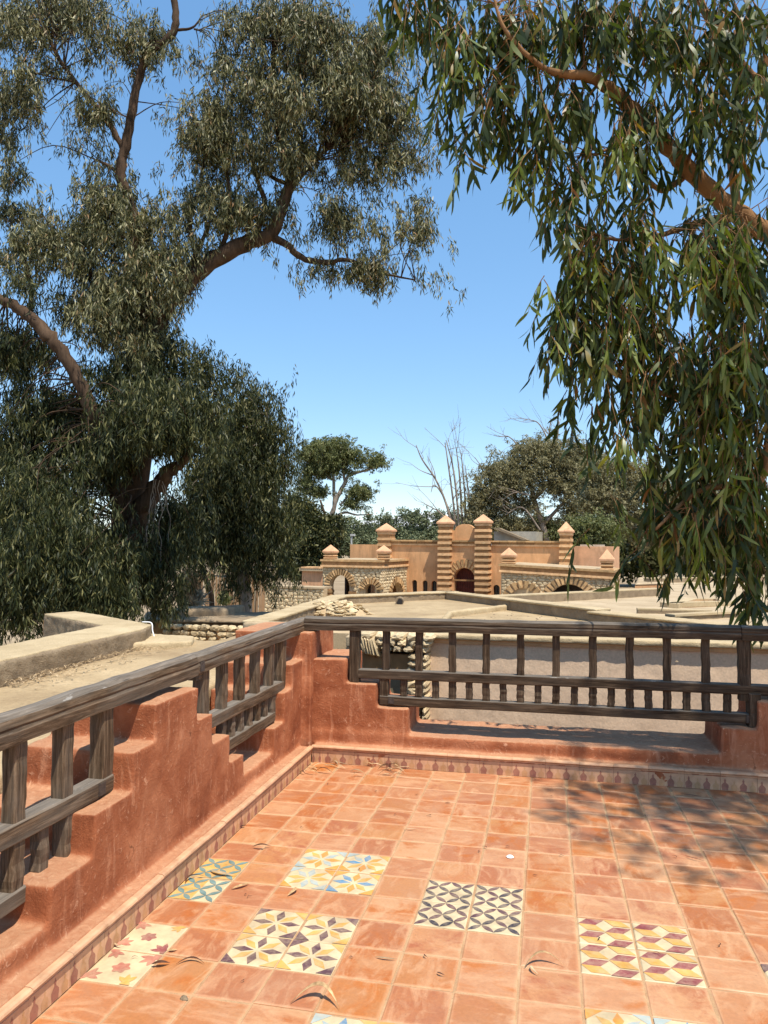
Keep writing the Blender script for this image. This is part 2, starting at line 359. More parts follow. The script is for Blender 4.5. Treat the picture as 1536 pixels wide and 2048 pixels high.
# ---- printed patterns: flat shapes laid in the tile's top
def clip(poly, x0=-.0955, x1=.0955, y0=-.0955, y1=.0955):
    def cut(p, f, inter):
        o = []
        for i in range(len(p)):
            a, b = p[i-1], p[i]
            if f(b):
                if not f(a): o.append(inter(a, b))
                o.append(b)
            elif f(a): o.append(inter(a, b))
        return o
    def ix(c): return lambda a, b: (c, a[1]+(b[1]-a[1])*(c-a[0])/(b[0]-a[0]))
    def iy(c): return lambda a, b: (a[0]+(b[0]-a[0])*(c-a[1])/(b[1]-a[1]), c)
    for f, it in ((lambda q: q[0] >= x0, ix(x0)), (lambda q: q[0] <= x1, ix(x1)), (lambda q: q[1] >= y0, iy(y0)), (lambda q: q[1] <= y1, iy(y1))):
        if len(poly) < 3: return []
        poly = cut(poly, f, it)
    return poly
def lens(a, b, wd, n=5):
    a = Vector(a); b = Vector(b); d = b-a; nn = Vector((-d.y, d.x)); nn.normalize(); L = []; R = []
    for i in range(1, n):
        t = i/n; o = nn*wd*math.sin(math.pi*t)**.9
        L.append(tuple(a+d*t+o)); R.append(tuple(a+d*t-o))
    return [tuple(a)]+R+[tuple(b)]+L[::-1]
def printed(shapes, mats, base=0, wx=.0966, wy=.0966, k=3):
    b = MB(); b.add(*tile_mesh(k, wx, wy), base); z = 0.0006
    for qi, (poly, mi) in enumerate(shapes):
        z = .0006+qi*.00004
        p = clip(poly, -wx+.001, wx-.001, -wy+.001, wy-.001)
        if len(p) > 2:
            a = sum(p[i-1][0]*p[i][1]-p[i][0]*p[i-1][1] for i in range(len(p)))
            if a < 0: p = p[::-1]
            b.add([(x, y, z) for x, y in p], [tuple(range(len(p)))], mi)
    me = b.mesh('floor_tile')
    for mm in mats: me.materials.append(mm)
    return me
H = .0955
def star(petal, corner):
    """petal: 8 material ids from +x anticlockwise; corner: 4 ids from (+,+) anticlockwise"""
    o = []
    for k in range(8):
        an = k*math.pi/4; L = H*0.985 if k % 2 == 0 else H*0.98; r0 = .012; wd = .017 if k % 2 == 0 else .0155
        d = Vector((math.cos(an), math.sin(an))); n = Vector((-d.y, d.x)); mid = d*(r0+(L-r0)*.5)
        o.append(([tuple(d*r0), tuple(mid-n*wd), tuple(d*L), tuple(mid+n*wd)], petal[k]))
    for k, (sx, sy) in enumerate(((1,1),(-1,1),(-1,-1),(1,-1))):
        q = H*.56; o.append(([(sx*H, sy*H), (sx*(H-q), sy*H), (sx*H, sy*(H-q))], corner[k]))
    return o
def petals4(ids, n=2, wd=.0115):
    o = []; c = 2*H/n; q = 0
    for i in range(n):
        for j in range(n):
            cx = -H+c*(i+.5); cy = -H+c*(j+.5)
            for sx in (-1, 1):
                for sy in (-1, 1):
                    o.append((lens((cx, cy), (cx+sx*c/2, cy+sy*c/2), wd), ids[q % len(ids)])); q += 1
    return o
def cubes():
    o = []; c = H
    for col in (-1, 0, 1, 2):
        for row in range(-2, 3):
            x = -H+col*c; y = -H+row*c+(c/2 if col % 2 else 0)
            P = lambda u, v: (x+u*c, y+v*c)
            o.append(([P(0,.5), P(.66,.5), P(1.0,.95), P(.34,.95)], 1))
            o.append(([P(.34,.05), P(1.0,.05), P(.66,.5), P(0,.5)], 2))
    return o
def blob(cx, cy, r, lobes, depth, rot=0, n=40, mi=1):
    return ([(cx+r*(1+depth*math.cos(lobes*(2*math.pi*i/n)))*math.cos(2*math.pi*i/n+rot), cy+r*(1+depth*math.cos(lobes*(2*math.pi*i/n)))*math.sin(2*math.pi*i/n+rot)) for i in range(n)], mi)
def lily(cx, cy, r, rot, mi):
    o = []
    for a, L in ((0, 1.0), (.75, .95), (-.75, .95), (2.5, .6), (-2.5, .6), (math.pi, .75)):
        d = rot+a; o.append((lens((cx-.15*r*math.cos(d), cy-.15*r*math.sin(d)), (cx+r*L*math.cos(d), cy+r*L*math.sin(d)), r*.21), mi))
    return o
PY = [M['cream'], M['purple'], M['yellow']]
BY = [M['cream'], M['yellow'], M['palebl'], M['blue'], M['orange']]
mesh_py = [printed(star([1,2,1,2,1,2,1,2], c), PY) for c in ([2,1,2,1], [1,2,1,2])]
mesh_by = [printed(star(p, c), BY) for p, c in (
    ([4,2,4,1,2,4,4,2], [2,4,2,4]), ([1,4,3,2,3,1,4,1], [1,2,4,4]), ([1,1,2,2,1,1,2,2], [4,2,4,2]), ([3,1,4,3,3,1,4,1], [1,4,3,4]))]
mesh_bw = [printed(petals4([1,1,2,1,2,1,1,2,1,2,1]), [M['cream'], M['black'], M['purple']]), printed(petals4([2,1,1,2,2,1,2]), [M['cream'], M['black'], M['purple']])]
mesh_teal = [printed([([(-H,-H),(H,-H),(H,H),(-H,H)], 2)]+petals4([1,1,1])+[], [M['cream'], M['teal'], M['yellow']]), printed([([(-H,-H),(0,-H),(0,H),(-H,H)], 2)]+petals4([1]), [M['cream'], M['teal'], M['yellow']])]
# (teal petals sit a hair above the yellow ground)
for me in mesh_teal:
    for p in me.polygons:
        if p.material_index == 1:
            for vi in p.vertices: me.vertices[vi].co.z += .0005
mesh_cube = [printed(cubes(), [M['cream'], M['maroon'], M['yellow']])]
mesh_fl = [printed([blob(-.01, .0, .026, 6, .16, mi=1)]+lily(.085, -.075, .05, 2.5, 1)+lily(-.08, .08, .045, -.9, 2)+lily(-.085, -.06, .045, .6, 2)+lily(.07, .085, .036, -2.2, 3), [M['cream'], M['maroon'], M['rose'], M['yellow']]),
           printed([blob(0, -.005, .029, 6, .16, mi=1)]+lily(.08, .075, .055, 3.9, 1)+lily(-.085, -.07, .05, .5, 2)+lily(-.07, .08, .042, -1.0, 2)+lily(.06, -.08, .045, 1.8, 3), [M['cream'], M['rose'], M['rose'], M['yellow']])]
special = {}
for i in (2, 3):
    special[(i, 0)] = mesh_py[1 if i == 2 else 0]; special[(i, 1)] = mesh_py[0 if i == 2 else 1]
special[(2,0)] = printed(star([1,2,1,2,1,2,1,2], [1,2,1,2]), PY); special[(3,1)] = printed(star([1,2,1,2,1,2,1,2], [1,2,1,2]), PY)
special[(3,0)] = printed(star([1,2,1,2,1,2,1,2], [2,1,2,1]), PY); special[(2,1)] = printed(star([1,2,1,2,1,2,1,2], [2,1,2,1]), PY)
special[(2,4)] = mesh_by[0]; special[(3,4)] = mesh_by[1]; special[(2,3)] = mesh_by[2]; special[(3,3)] = mesh_by[3]
for i in (5, 6):
    for j in (2, 3): special[(i, j)] = mesh_bw[(i+j) % 2]
special[(0,3)] = mesh_teal[0]; special[(0,2)] = mesh_teal[1]
special[(0,0)] = mesh_fl[0]; special[(0,-1)] = mesh_fl[1]
for i in (8, 9):
    for j in (1, 2): special[(i, j)] = mesh_cube[0]
for i, q in ((4, 1), (5, 3)): special[(i, -2)] = mesh_by[q]; special[(i, -3)] = mesh_by[2]
special[(8,-1)] = mesh_by[0]; special[(9,-1)] = mesh_by[1]; special[(8,-2)] = mesh_by[2]; special[(9,-2)] = mesh_by[3]
special[(11,1)] = mesh_py[0]; special[(12,1)] = mesh_py[1]; special[(11,0)] = mesh_py[1]; special[(12,0)] = mesh_py[0]
fieldb = MB(); cnt = 0
for j in range(-14, 12):
    for i in range(0, 24):
        near = -4 <= j and i <= 17
        if not near:
            V, Fc = tile_mesh(random.randrange(8)); fieldb.add([(v[0]+(i+.5)*T, v[1]+(j+.5)*T, v[2]) for v in V], Fc); continue
        me = special.get((i, j)) or plain[random.randrange(8)]
        o = bpy.data.objects.new('floor_tile', me); COL.objects.link(o); o.parent = floor
        o.location = ((i+.5)*T+random.uniform(-.0009,.0009), (j+.5)*T+random.uniform(-.0009,.0009), random.uniform(-.002,.0012))
        o.rotation_euler = (random.uniform(-.007,.007), random.uniform(-.007,.007), random.uniform(-.005,.005)+(0 if (i, j) in special else random.choice((0,1,2,3))*math.pi/2))
        if j == 11: o.scale = (1, 0.90, 1); o.location.y -= .010
        cnt += 1
tag(fieldb.build('floor_tile_field', M['tile'], floor), kind='stuff')

# ================================================================== PARAPETS (thick stepped walls)
XI, XO = -0.075, -0.555       # inner and outer face of the left parapet
YI, YO = 2.455, 2.96          # inner and outer face of the back parapet
def stepped(name, boxes, voxel=.0125):
    b = MB()
    for a in boxes: b.box(*a)
    o = b.build(name, M['plaster']); return plaster(o, voxel, 3, ((0.25, 0.018), (0.07, 0.006), (0.02, 0.0022)))
lw = empty('parapet', 'stepped terracotta parapet along the left edge of the tiled terrace', 'parapet', (XI, 0, 0))
Zb = -0.12
def L(y0, y1, z, x0=XO, x1=XI): return ((x0-lw.location.x, y0, Zb), (x1-lw.location.x, y1, z))
boxes = [L(-2.6, 2.35, .185, XO, XI-.006),
         L(.43, .825, .755), L(.255, .99, .60), L(.0, 1.205, .452), L(-.245, 1.405, .305),
         L(1.86, 2.96, .325), L(2.03, 2.96, .505), L(2.18, 2.96, .655), L(2.40, 2.96, .83, XO, -.02),
         L(-1.75, -.80, .305), L(-1.60, -1.05, .452), L(-1.45, -1.2, .60),
         L(-2.6, 2.36, .112, XI-.05, -.006)]
body = stepped('plaster_body', boxes); body.parent = lw
bw = empty('parapet', 'stepped terracotta parapet across the far end of the tiled terrace', 'parapet', (0, YI, 0))
def Bx(x0, x1, z, y0=YI, y1=YO): return ((x0, y0-bw.location.y, Zb), (x1, y1-bw.location.y, z))
boxes = [Bx(-.05, 4.4, .188, YI-.01), Bx(-.05, .197, .654), Bx(-.05, .403, .502), Bx(-.05, .615, .356),
         Bx(2.505, 4.4, .346), Bx(2.71, 4.2, .512), Bx(2.92, 4.0, .66), Bx(3.13, 3.7, .81),
         Bx(.0, 4.4, .112, 2.385, YI+.05)]
body = stepped('plaster_body', boxes); body.parent = bw
# skirting tiles with moulded top and printed silhouettes
def skirt_mesh(k):
    b = MB(); prof = [(0,0),(0,.076),(-.004,.079),(-.004,.083),(.004,.085),(.004,.089),(.001,.091),(.009,.094),(.014,.100),(.011,.107),(.002,.111),(-.014,.111),(-.014,0)]
    W = .0992; n = len(prof)
    b.add([(-W, -p[0], p[1]) for p in prof]+[(W, -p[0], p[1]) for p in prof],
          [tuple(range(n)), tuple(range(n, 2*n))[::-1]]+[(i, n+i, n+(i+1) % n, (i+1) % n) for i in range(n)], 0)
    for q in range(4):
        cx = -.075+q*.05; s = 1.0 if q % 2 == 0 else .88; mi = 1 if q % 2 == 0 else 2
        out = [(-.017,.002),(.017,.002),(.017,.012),(.020,.022),(.019,.032),(.012,.040),(.005,.046),(.004,.054),(.007,.058),(.003,.063),(0,.072)]
        out += [(-x, z) for x, z in out[-2:1:-1]]
        b.add([(cx+x*s, -.0007, z*s) for x, z in out], [tuple(range(len(out)))], mi)
    me = b.mesh('skirting_tile'); fixn(me)
    for mm in (M['skirt'], M['plum'], M['ochre']): me.materials.append(mm)
    return me
sk = skirt_mesh(0)
for i in range(19):
    o = link('skirting_tile', sk, bw); o.location = (.183+(i-1)*T if i else .043, 2.3795-bw.location.y, 0)
    o.rotation_euler = (0, 0, random.uniform(-.006,.006)); o.location.z = random.uniform(-.002,.0015)
    if i == 0: o.scale = (.42, 1, 1)
    else: o.location.x -= .0 
for i in range(25):
    o = link('skirting_tile', sk, lw); o.location = (.004-lw.location.x, 2.25-i*T, random.uniform(-.002,.0015))
    o.rotation_euler = (0, 0, math.pi/2+random.uniform(-.006,.006))

# ================================================================== WOODEN RAILINGS
wmat = ['wood']
def bar(name, a, b, wd, ht, parent, round_top=False, jit=.0025, seg=7):
    """a wooden bar from a to b (world), wd across, ht high, its grain along local x"""
    a = Vector(a); b = Vector(b); d = b-a; Ln = d.length
    if round_top: prof = [(-.5,-.5),(.5,-.5),(.52,-.1),(.46,.02),(.5,.10),(.42,.34),(.22,.47),(0,.5),(-.22,.47),(-.42,.34),(-.5,.10),(-.46,.02),(-.52,-.1)]
    else:
        c = .09; prof = [(-.5+c,-.5),(.5-c,-.5),(.5,-.5+c),(.5,.5-c),(.5-c,.5),(-.5+c,.5),(-.5,.5-c),(-.5,-.5+c)]
    n = len(prof); m_ = MB(); V = []
    seg = max(3, int(Ln/.12)) if round_top else seg
    for i in range(seg+1):
        x = Ln*i/seg; oy = random.uniform(-jit, jit); oz = random.uniform(-jit, jit); sc = 1+random.uniform(-.03,.03)
        for (p, q) in prof: V.append((x, p*wd*sc+oy, q*ht*sc+oz+random.uniform(-jit,jit)*.3))
    Fc = [(i*n+k, i*n+(k+1) % n, (i+1)*n+(k+1) % n, (i+1)*n+k) for i in range(seg) for k in range(n)]
    Fc += [tuple(range(n))[::-1], tuple(seg*n+k for k in range(n))]
    m_.add(V, Fc); o = m_.build(name, M[wmat[0]], parent); fixn(o.data)
    X = d.normalized(); up = Vector((0,0,1)) if abs(X.z) < .9 else Vector((0,1,0))
    Y = up.cross(X).normalized(); Z = X.cross(Y)
    mm = Matrix((X, Y, Z)).transposed().to_4x4(); mm.translation = a
    o.matrix_basis = parent.matrix_basis.inverted() @ mm if parent else mm
    return o
def lx(y): return -.155+.021*(y-.2)-.034                 # centre line of the left railing
lr = empty('railing', 'weathered wooden balustrade running along the left parapet towards the viewer', 'railing', (lx(0), 0, 0))
def P3(y, z): return (lx(y), y, z)
bar('top_rail', P3(-2.6, .79), P3(.93, .838), .092, .100, lr, True)
bar('top_rail', P3(.932, .838), P3(2.60, .866), .090, .092, lr, True)
bar('middle_rail', P3(-1.02, .480), P3(.252, .484), .07, .068, lr)
bar('bottom_rail', P3(-.80, .268), P3(.008, .272), .066, .056, lr)
bar('middle_rail', P3(1.10, .522), P3(2.15, .527), .068, .064, lr)
bar('bottom_rail', P3(1.25, .355), P3(2.0, .366), .064, .060, lr)
for y in (.218, -1.0): bar('post', P3(y, .45), P3(y, .80), .062, .078, lr)
for y in (-.02, -.27, -.52, -.77): bar('baluster', P3(y, .505), P3(y, .79), .052, .062, lr)
for y in (-.27, -.52): bar('baluster', P3(y, .285), P3(y, .455), .05, .06, lr)
for y in (.0, -.77): bar('post', P3(y, .27), P3(y, .455), .06, .068, lr)
for y in (-.135, -.395, -.645): bar('short_baluster', P3(y, .285), P3(y, .455), .044, .05, lr)
for y in (1.06, 2.155): bar('post', P3(y, .50), P3(y, .83), .06, .07, lr)
for y in (1.30, 1.525, 1.745, 1.965): bar('baluster', P3(y, .545), P3(y, .83), .05, .056, lr)
bar('post', P3(1.99, .36), P3(1.99, .50), .058, .058, lr)
for y in (1.30, 1.415, 1.53, 1.655, 1.775, 1.885): bar('short_baluster', P3(y, .375), P3(y, .50), .044, .046, lr)
bar('support_block', P3(1.0, .755), P3(1.0, .80), .05, .07, lr); bar('support_block', P3(2.52, .80), P3(2.52, .83), .03, .03, lr)
M['iron'] = m_basic('rusty_iron', (.06,.045,.035), .5, 40, .7, .3, .4)
def plate(parent, x0, y0, z0, x1, y1, z1):
    b = MB(); b.box((x0, y0, z0), (x1, y1, z1)); o = b.build('joint_plate', M['iron'], parent); o.data.transform(Matrix.Translation(-Vector(parent.location))); return o
plate(lr, lx(.17)+.030, .150, .462, lx(.17)+.0385, .195, .508); plate(lr, lx(.96)+.040, .955, .800, lx(.96)+.0485, 1.0, .845)
YR = 2.535; wmat[0] = 'wood_shade'
br = empty('railing', 'weathered wooden balustrade across the far end of the terrace', 'railing', (0, YR, 0))
def Q3(x, z): return (x, YR, z)
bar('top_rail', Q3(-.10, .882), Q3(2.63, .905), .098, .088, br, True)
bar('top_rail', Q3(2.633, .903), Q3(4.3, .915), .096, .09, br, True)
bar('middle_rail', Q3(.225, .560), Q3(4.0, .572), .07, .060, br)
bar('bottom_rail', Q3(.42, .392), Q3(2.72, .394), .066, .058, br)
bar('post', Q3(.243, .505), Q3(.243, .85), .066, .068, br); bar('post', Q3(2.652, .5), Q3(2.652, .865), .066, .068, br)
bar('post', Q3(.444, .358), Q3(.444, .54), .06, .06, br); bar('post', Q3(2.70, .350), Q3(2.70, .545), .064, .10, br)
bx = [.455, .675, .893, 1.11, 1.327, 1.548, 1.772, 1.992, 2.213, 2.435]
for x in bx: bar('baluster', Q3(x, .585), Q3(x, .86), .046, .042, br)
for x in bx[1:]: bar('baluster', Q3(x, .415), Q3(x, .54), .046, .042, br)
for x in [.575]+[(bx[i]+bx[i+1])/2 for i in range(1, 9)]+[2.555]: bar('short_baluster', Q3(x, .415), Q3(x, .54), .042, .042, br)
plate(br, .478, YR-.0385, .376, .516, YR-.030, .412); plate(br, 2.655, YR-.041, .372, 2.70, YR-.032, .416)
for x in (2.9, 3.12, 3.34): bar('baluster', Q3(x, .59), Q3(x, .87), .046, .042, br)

# ================================================================== LITTER ON THE FLOOR
def leaf_mesh(Ln, wd, curl, bend, n=9, fold=.25):
    V = []; Fc = []
    for i in range(n+1):
        t = i/n; wv = wd*math.sin(math.pi*min(1, t*1.02+.02))**.8*(1-.25*t)
        x = Ln*(t-.5); y = bend*Ln*(t-.5)**2*4; z = .003+curl*Ln*math.sin(math.pi*t)
        V += [(x, y-wv/2, z+fold*wv), (x, y, z), (x, y+wv/2, z+fold*wv)]
    for i in range(n):
        for k in (0, 1): Fc.append((i*3+k, i*3+k+1, (i+1)*3+k+1, (i+1)*3+k))
    return V, Fc
def dry_leaf(px, py, Ln, wd, rot, mat, label, curl=.08, bend=.1, group=None, name='dry_leaf', roll=0.0, x=None, y=None):
    b = MB(); b.add(*leaf_mesh(Ln, wd, curl, bend)); o = b.build(name, M[mat], smooth=True)
    p = on_z(px, py, 0) if x is None else (x, y, 0); o.location = (p[0], p[1], .002); o.rotation_euler = (roll, 0, rot)
    sd = o.modifiers.new('thickness', 'SOLIDIFY'); sd.thickness = .0006
    return tag(o, label, 'dry leaf', group)
dry_leaf(640, 1996, .155, .026, .0, 'dry', 'large curled brown leaf arched on the plain tiles in front of the star pattern', .22, -.35)
dry_leaf(442, 1752, .13, .022, -.15, 'drypale', 'long pinkish dry leaf lying across the teal patterned tile', .04, .15)
dry_leaf(483, 1776, .085, .018, .9, 'dry', 'oval tan leaf on the plain tile right of the teal pattern', .05, .1)
dry_leaf(590, 1786, .08, .018, 1.5, 'dry', 'tan leaf lying just in front of the blue and yellow star tiles', .1, .2)
dry_leaf(384, 1922, .095, .011, .25, 'drydark', 'thin dark curved leaf right of the flowered cream tile', .06, -.3)
dry_leaf(321, 1934, .06, .02, .4, 'drydark', 'crumpled dark leaf scrap on the corner of the flowered cream tile', .15, .2)
dry_leaf(523, 1699, .085, .016, .3, 'drydark', 'curled dark leaf on the plain tile left of the blue and yellow stars', .2, .3)
dry_leaf(1085, 1926, .14, .014, .25, 'dry', 'arched yellowish leaf left of the cube patterned tiles', .22, -.25)
dry_leaf(1064, 1944, .06, .01, -1.1, 'drypale', 'narrow dry leaf beside the arched yellowish leaf', .1, .2)
dry_leaf(772, 1921, .075, .008, .02, 'drypale', 'thin straw coloured leaf on a plain tile right of the purple and yellow stars', .03, .1)
dry_leaf(880, 1952, .03, .008, -.4, 'drydark', 'tiny dark leaf scrap on the plain tiles in front of the black and white pattern', .1, .2)
dry_leaf(820, 1661, .075, .007, .12, 'drypale', 'thin pale curved leaf on the plain tiles behind the blue and yellow stars', .03, .3)
dry_leaf(861, 1634, .03, .006, .9, 'drydark', 'small dark curl of leaf in the middle of the sunlit floor', .2, .6)
dry_leaf(896, 1608, .03, .008, .2, 'drydark', 'small brown scrap of leaf on the sunlit tiles near the back wall', .1, .2)
dry_leaf(483, 1657, .07, .012, .8, 'drydark', 'dark narrow leaf against the left skirting', .1, .2)
dry_leaf(383, 1758, .10, .012, 1.0, 'drydark', 'dark leaf leaning at the left end of the teal patterned tile', .1, -.3)
dry_leaf(417, 1712, .07, .016, .9, 'drypale', 'pale leaf at the far left corner of the teal patterned tile', .15, .2)
dry_leaf(1012, 1557, .10, .012, .1, 'drypale', 'white dry leaf lying by the back skirting in the sun', .06, .1)
dry_leaf(1388, 1720, .085, .006, -.5, 'drydark', 'thin dark twig like leaf at the lower edge of the tree shade', .04, .1)
dry_leaf(1002, 1549, .05, .018, .5, 'drydark', 'dark crumpled leaf against the back skirting', .3, .2)
dry_leaf(1385, 1594, .09, .008, -.2, 'drydark', 'thin dark leaf at the foot of the shaded back skirting', .05, .1)
dry_leaf(230, 1893, .07, .008, -.5, 'drypale', 'tan leaf sliver on the farther flowered cream tile', .04, .2)
dry_leaf(345, 1905, .035, .014, .5, 'dry', 'small tan leaf on the joint beside the flowered cream tiles', .05, .2)
rr = random.Random(4)
for k in range(26):
    x = rr.uniform(.02, .62); y = 2.36-rr.random()**2*.30*(1-x*.6)
    dry_leaf(0, 0, rr.uniform(.05,.13), rr.uniform(.007,.014), rr.uniform(-.6,.6), rr.choice(['drypale','drypale','dry','drydark']),
             'dry leaf in the small heap of litter in the back left corner', rr.uniform(.05,.3), rr.uniform(-.3,.3), 'litter in the back left floor corner', x=x, y=y)
for k in range(34):
    x, y = rr.uniform(.1, 2.6), rr.uniform(-.5, 2.2)
    dry_leaf(0, 0, rr.uniform(.012,.03), rr.uniform(.003,.006), rr.uniform(-3,3), 'drydark', 'tiny dark leaf crumb scattered on the tiles', .1, .3, 'leaf crumbs scattered over the floor', x=x, y=y)
p = on_z(1020, 1714, 0); b = MB()
n = 14; V = [(.017*math.cos(2*math.pi*i/n)*(1+.15*math.sin(3*i)), .017*math.sin(2*math.pi*i/n), 0) for i in range(n)]+[(.011*math.cos(2*math.pi*i/n), .011*math.sin(2*math.pi*i/n), .006) for i in range(n)]
b.add(V, [(i, (i+1) % n, n+(i+1) % n, n+i) for i in range(n)]+[tuple(range(n, 2*n))]); o = b.build('bottle_cap', M['white'], smooth=True); o.location = (p[0], p[1], .001)
tag(o, 'small white cap lying on the sunlit floor tiles', 'cap')
p = on_z(368, 1998, 0); b = MB(); b.add([(.014*math.cos(2*math.pi*i/12), .010*math.sin(2*math.pi*i/12), 0) for i in range(12)]+[(.009*math.cos(2*math.pi*i/12), .006*math.sin(2*math.pi*i/12), .008) for i in range(12)],
    [(i, (i+1) % 12, 12+(i+1) % 12, 12+i) for i in range(12)]+[tuple(range(12, 24))]); o = b.build('pebble', M['mud'], smooth=True); o.location = (p[0], p[1], .0); tag(o, 'small grey green pebble on a floor tile near the front left', 'pebble')

# ================================================================== NEIGHBOURING ROOFS
def xy(px, py, z): p = on_z(px, py, z); return (float(p[0]), float(p[1]))
# ---- house behind the terrace: beige rendered wall, sandy roof with parapets
ZC, ZR = .45, .24
hb = empty('flat_roofed_house', 'flat roofed house behind the terrace with beige rendered wall and sandy roof', 'house', (0, 6, GROUND))
def hobj(name, b, mat, parent=None):
    o = b.build(name, M[mat], parent or hb); fixn(o.data)
    loc = parent.matrix_basis.translation if parent else hb.location
    o.data.transform(Matrix.Translation(-Vector(hb.location))); return o
A = xy(484, 1241, ZC); B2 = xy(662, 1190, ZC); AP = xy(898, 1181, ZC); R1 = xy(1222, 1217, ZC); R2 = xy(1206, 1223, ZC); R3 = xy(1500, 1252, ZC)
FL = xy(850, 1266, ZC); FR = xy(1475, 1285, ZC)
fy = FL[1]
wallslope = (FR[1]-FL[1])/(FR[0]-FL[0])
def fline(x): return FL[1]+wallslope*(x-FL[0])
FR = (FR[0]+1.6, fline(FR[0]+1.6)); R4 = (R3[0]+1.2, R3[1]-.2)
b = MB(); b.prism([(A[0], A[1]), (-.05, A[1]-.30), (.0, fline(0)+.55), (FL[0], fline(FL[0])+.02), (FR[0], FR[1]+.02), R4, R3, R2, R1, AP, B2], GROUND, ZR); hobj('body', b, 'olive')
b = MB(); b.prism([(A[0]+.1, A[1]+.1), (-.1, A[1]-.05), (FL[0]-.1, fline(FL[0])+.5), (FL[0]+.02, fline(FL[0])+.2), (FR[0]-.1, FR[1]+.2), (R4[0]-.2, R4[1]-.05), (R3[0], R3[1]-.1), (R2[0], R2[1]-.05), (R1[0]-.05, R1[1]-.05), (AP[0], AP[1]-.1), (B2[0]+.1, B2[1]-.1)], ZR-.02, ZR+.012)
o = hobj('roof_surface', b, 'roof')
# wall toward the terrace
b = MB(); b.prism([(FL[0], fline(FL[0])), (FR[0], fline(FR[0])), (FR[0], fline(FR[0])+.25), (FL[0], fline(FL[0])+.25)], -1.2, ZC-.05)
wallo = hobj('rendered_wall', b, 'render'); wallo = plaster(wallo, .02, 3, ((.35, .014), (.10, .007)))
b = MB(); b.prism([(FL[0]-.02, fline(FL[0])-.072), (FR[0], fline(FR[0])-.072), (FR[0], fline(FR[0])+.30), (FL[0]-.02, fline(FL[0])+.30)], ZC-.055, ZC)
o = hobj('coping', b, 'coping'); plaster(o, .016, 2, ((.1, .012), (.03, .005)))
b = MB(); b.prism([(FL[0]-.01, fline(FL[0])-.03), (FR[0], fline(FR[0])-.03), (FR[0], fline(FR[0])+.2), (FL[0]-.01, fline(FL[0])+.2)], ZC-.10, ZC-.056); hobj('coping_fillet', b, 'wallred')
# parapets round the roof
def parap(name, pts, wd, z0, z1, side, parent=None):
    b = MB(); strip(pts, wd, z0, z1-.02, b, side); o = hobj(name, b, 'mud', parent); plaster(o, .025, 1, ((.3, .03), (.08, .014)))
    b = MB(); strip(pts, wd+.02, z1-.035, z1, b, side); o = hobj('parapet_coping', b, 'coping', parent); return plaster(o, .014, 0, ((.3, .012), (.06, .006)))
parap('roof_parapet', [A, B2, AP], .30, ZR-.3, ZC, -1)
parap('roof_parapet', [AP, R1], .30, ZR-.3, ZC, -1)
parap('roof_parapet', [R2, R3, R4], .34, ZR-.3, ZC+.02, -1)
b = MB(); b.prism([A, (A[0]+.35, A[1]+.12), (-.1, A[1]+.05), (-.05, A[1]-.30), (A[0]+.02, A[1]-.04)], -2, ZC-.005); o = hobj('end_wall', b, 'roofpale'); plaster(o, .03, 2, ((.3, .03), (.08, .01)))
PK = xy(1080, 1202, ZC); k1 = xy(895, 1236, ZR+.10); k2 = xy(905, 1223, ZR+.10); k3 = xy(1062, 1204, ZR+.10)
b = MB(); b.prism([k1, (k1[0]-.1, k1[1]), (k2[0]-.09, k2[1]+.08), (k3[0]-.02, k3[1]+.05), (k3[0]+.06, k3[1]), (k2[0], k2[1])], ZR-.02, ZR+.105); o = hobj('roof_kerb', b, 'coping'); plaster(o, .025, 1, ((.2, .02), (.06, .008)))
b = MB(); b.prism([(k1[0]-.1, k1[1]), (k2[0]-.09, k2[1]+.08), (k3[0]-.02, k3[1]+.06), (AP[0]+.1, AP[1]-.25), (B2[0]+.15, B2[1]-.15), (-1.2, 7.9)], ZR, ZR+.06); o = hobj('raised_roof_slab', b, 'roof')
p = on_z(800, 1201, ZR+.12); d0 = Vector((AP[0]-B2[0], AP[1]-B2[1], 0)).normalized()
b = MB(); V, Fc = tube([(p[0], p[1]+.02, p[2]), (p[0]+.02, p[1]-.16, p[2]-.01)], [.075, .075], 12); b.add(V, Fc); hobj('drain_pipe', b, 'mud')
b = MB(); V, Fc = tube([(p[0]+.02, p[1]-.165, p[2]-.01), (p[0]+.02, p[1]-.163, p[2]-.01)], [.06, .06], 12); b.add(V, Fc); hobj('drain_hole', b, 'dark')

# ---- irregular stones used in the rubble walls
def stone_mesh(k, flat=.3):
    r = random.Random(100+k); n = r.choice((6, 7, 8)); ring = []
    for i in range(n):
        a = 2*math.pi*(i+r.uniform(-.25,.25))/n; c, s = math.cos(a), math.sin(a)
        e = .5/max(abs(c), abs(s))**.72*r.uniform(.82,1.0); ring.append((c*e, s*e))
    V = [(x, .5, z) for x, z in ring]+[(x, -.1, z) for x, z in ring]+[(x*.72+r.uniform(-.05,.05), -.5+r.uniform(-.08,.1), z*.72+r.uniform(-.05,.05)) for x, z in ring]
    Fc = [(i, (i+1) % n, n+(i+1) % n, n+i) for i in range(n)]+[(n+i, n+(i+1) % n, 2*n+(i+1) % n, 2*n+i) for i in range(n)]
    V.append((r.uniform(-.1,.1), -.56, r.uniform(-.1,.1))); Fc += [(2*n+i, 2*n+(i+1) % n, 3*n) for i in range(n)]
    b = MB(); b.add(V, Fc); me = b.mesh('stone'); fixn(me); me.materials.append(M['stone']); return me
STONES = [stone_mesh(k) for k in range(10)]
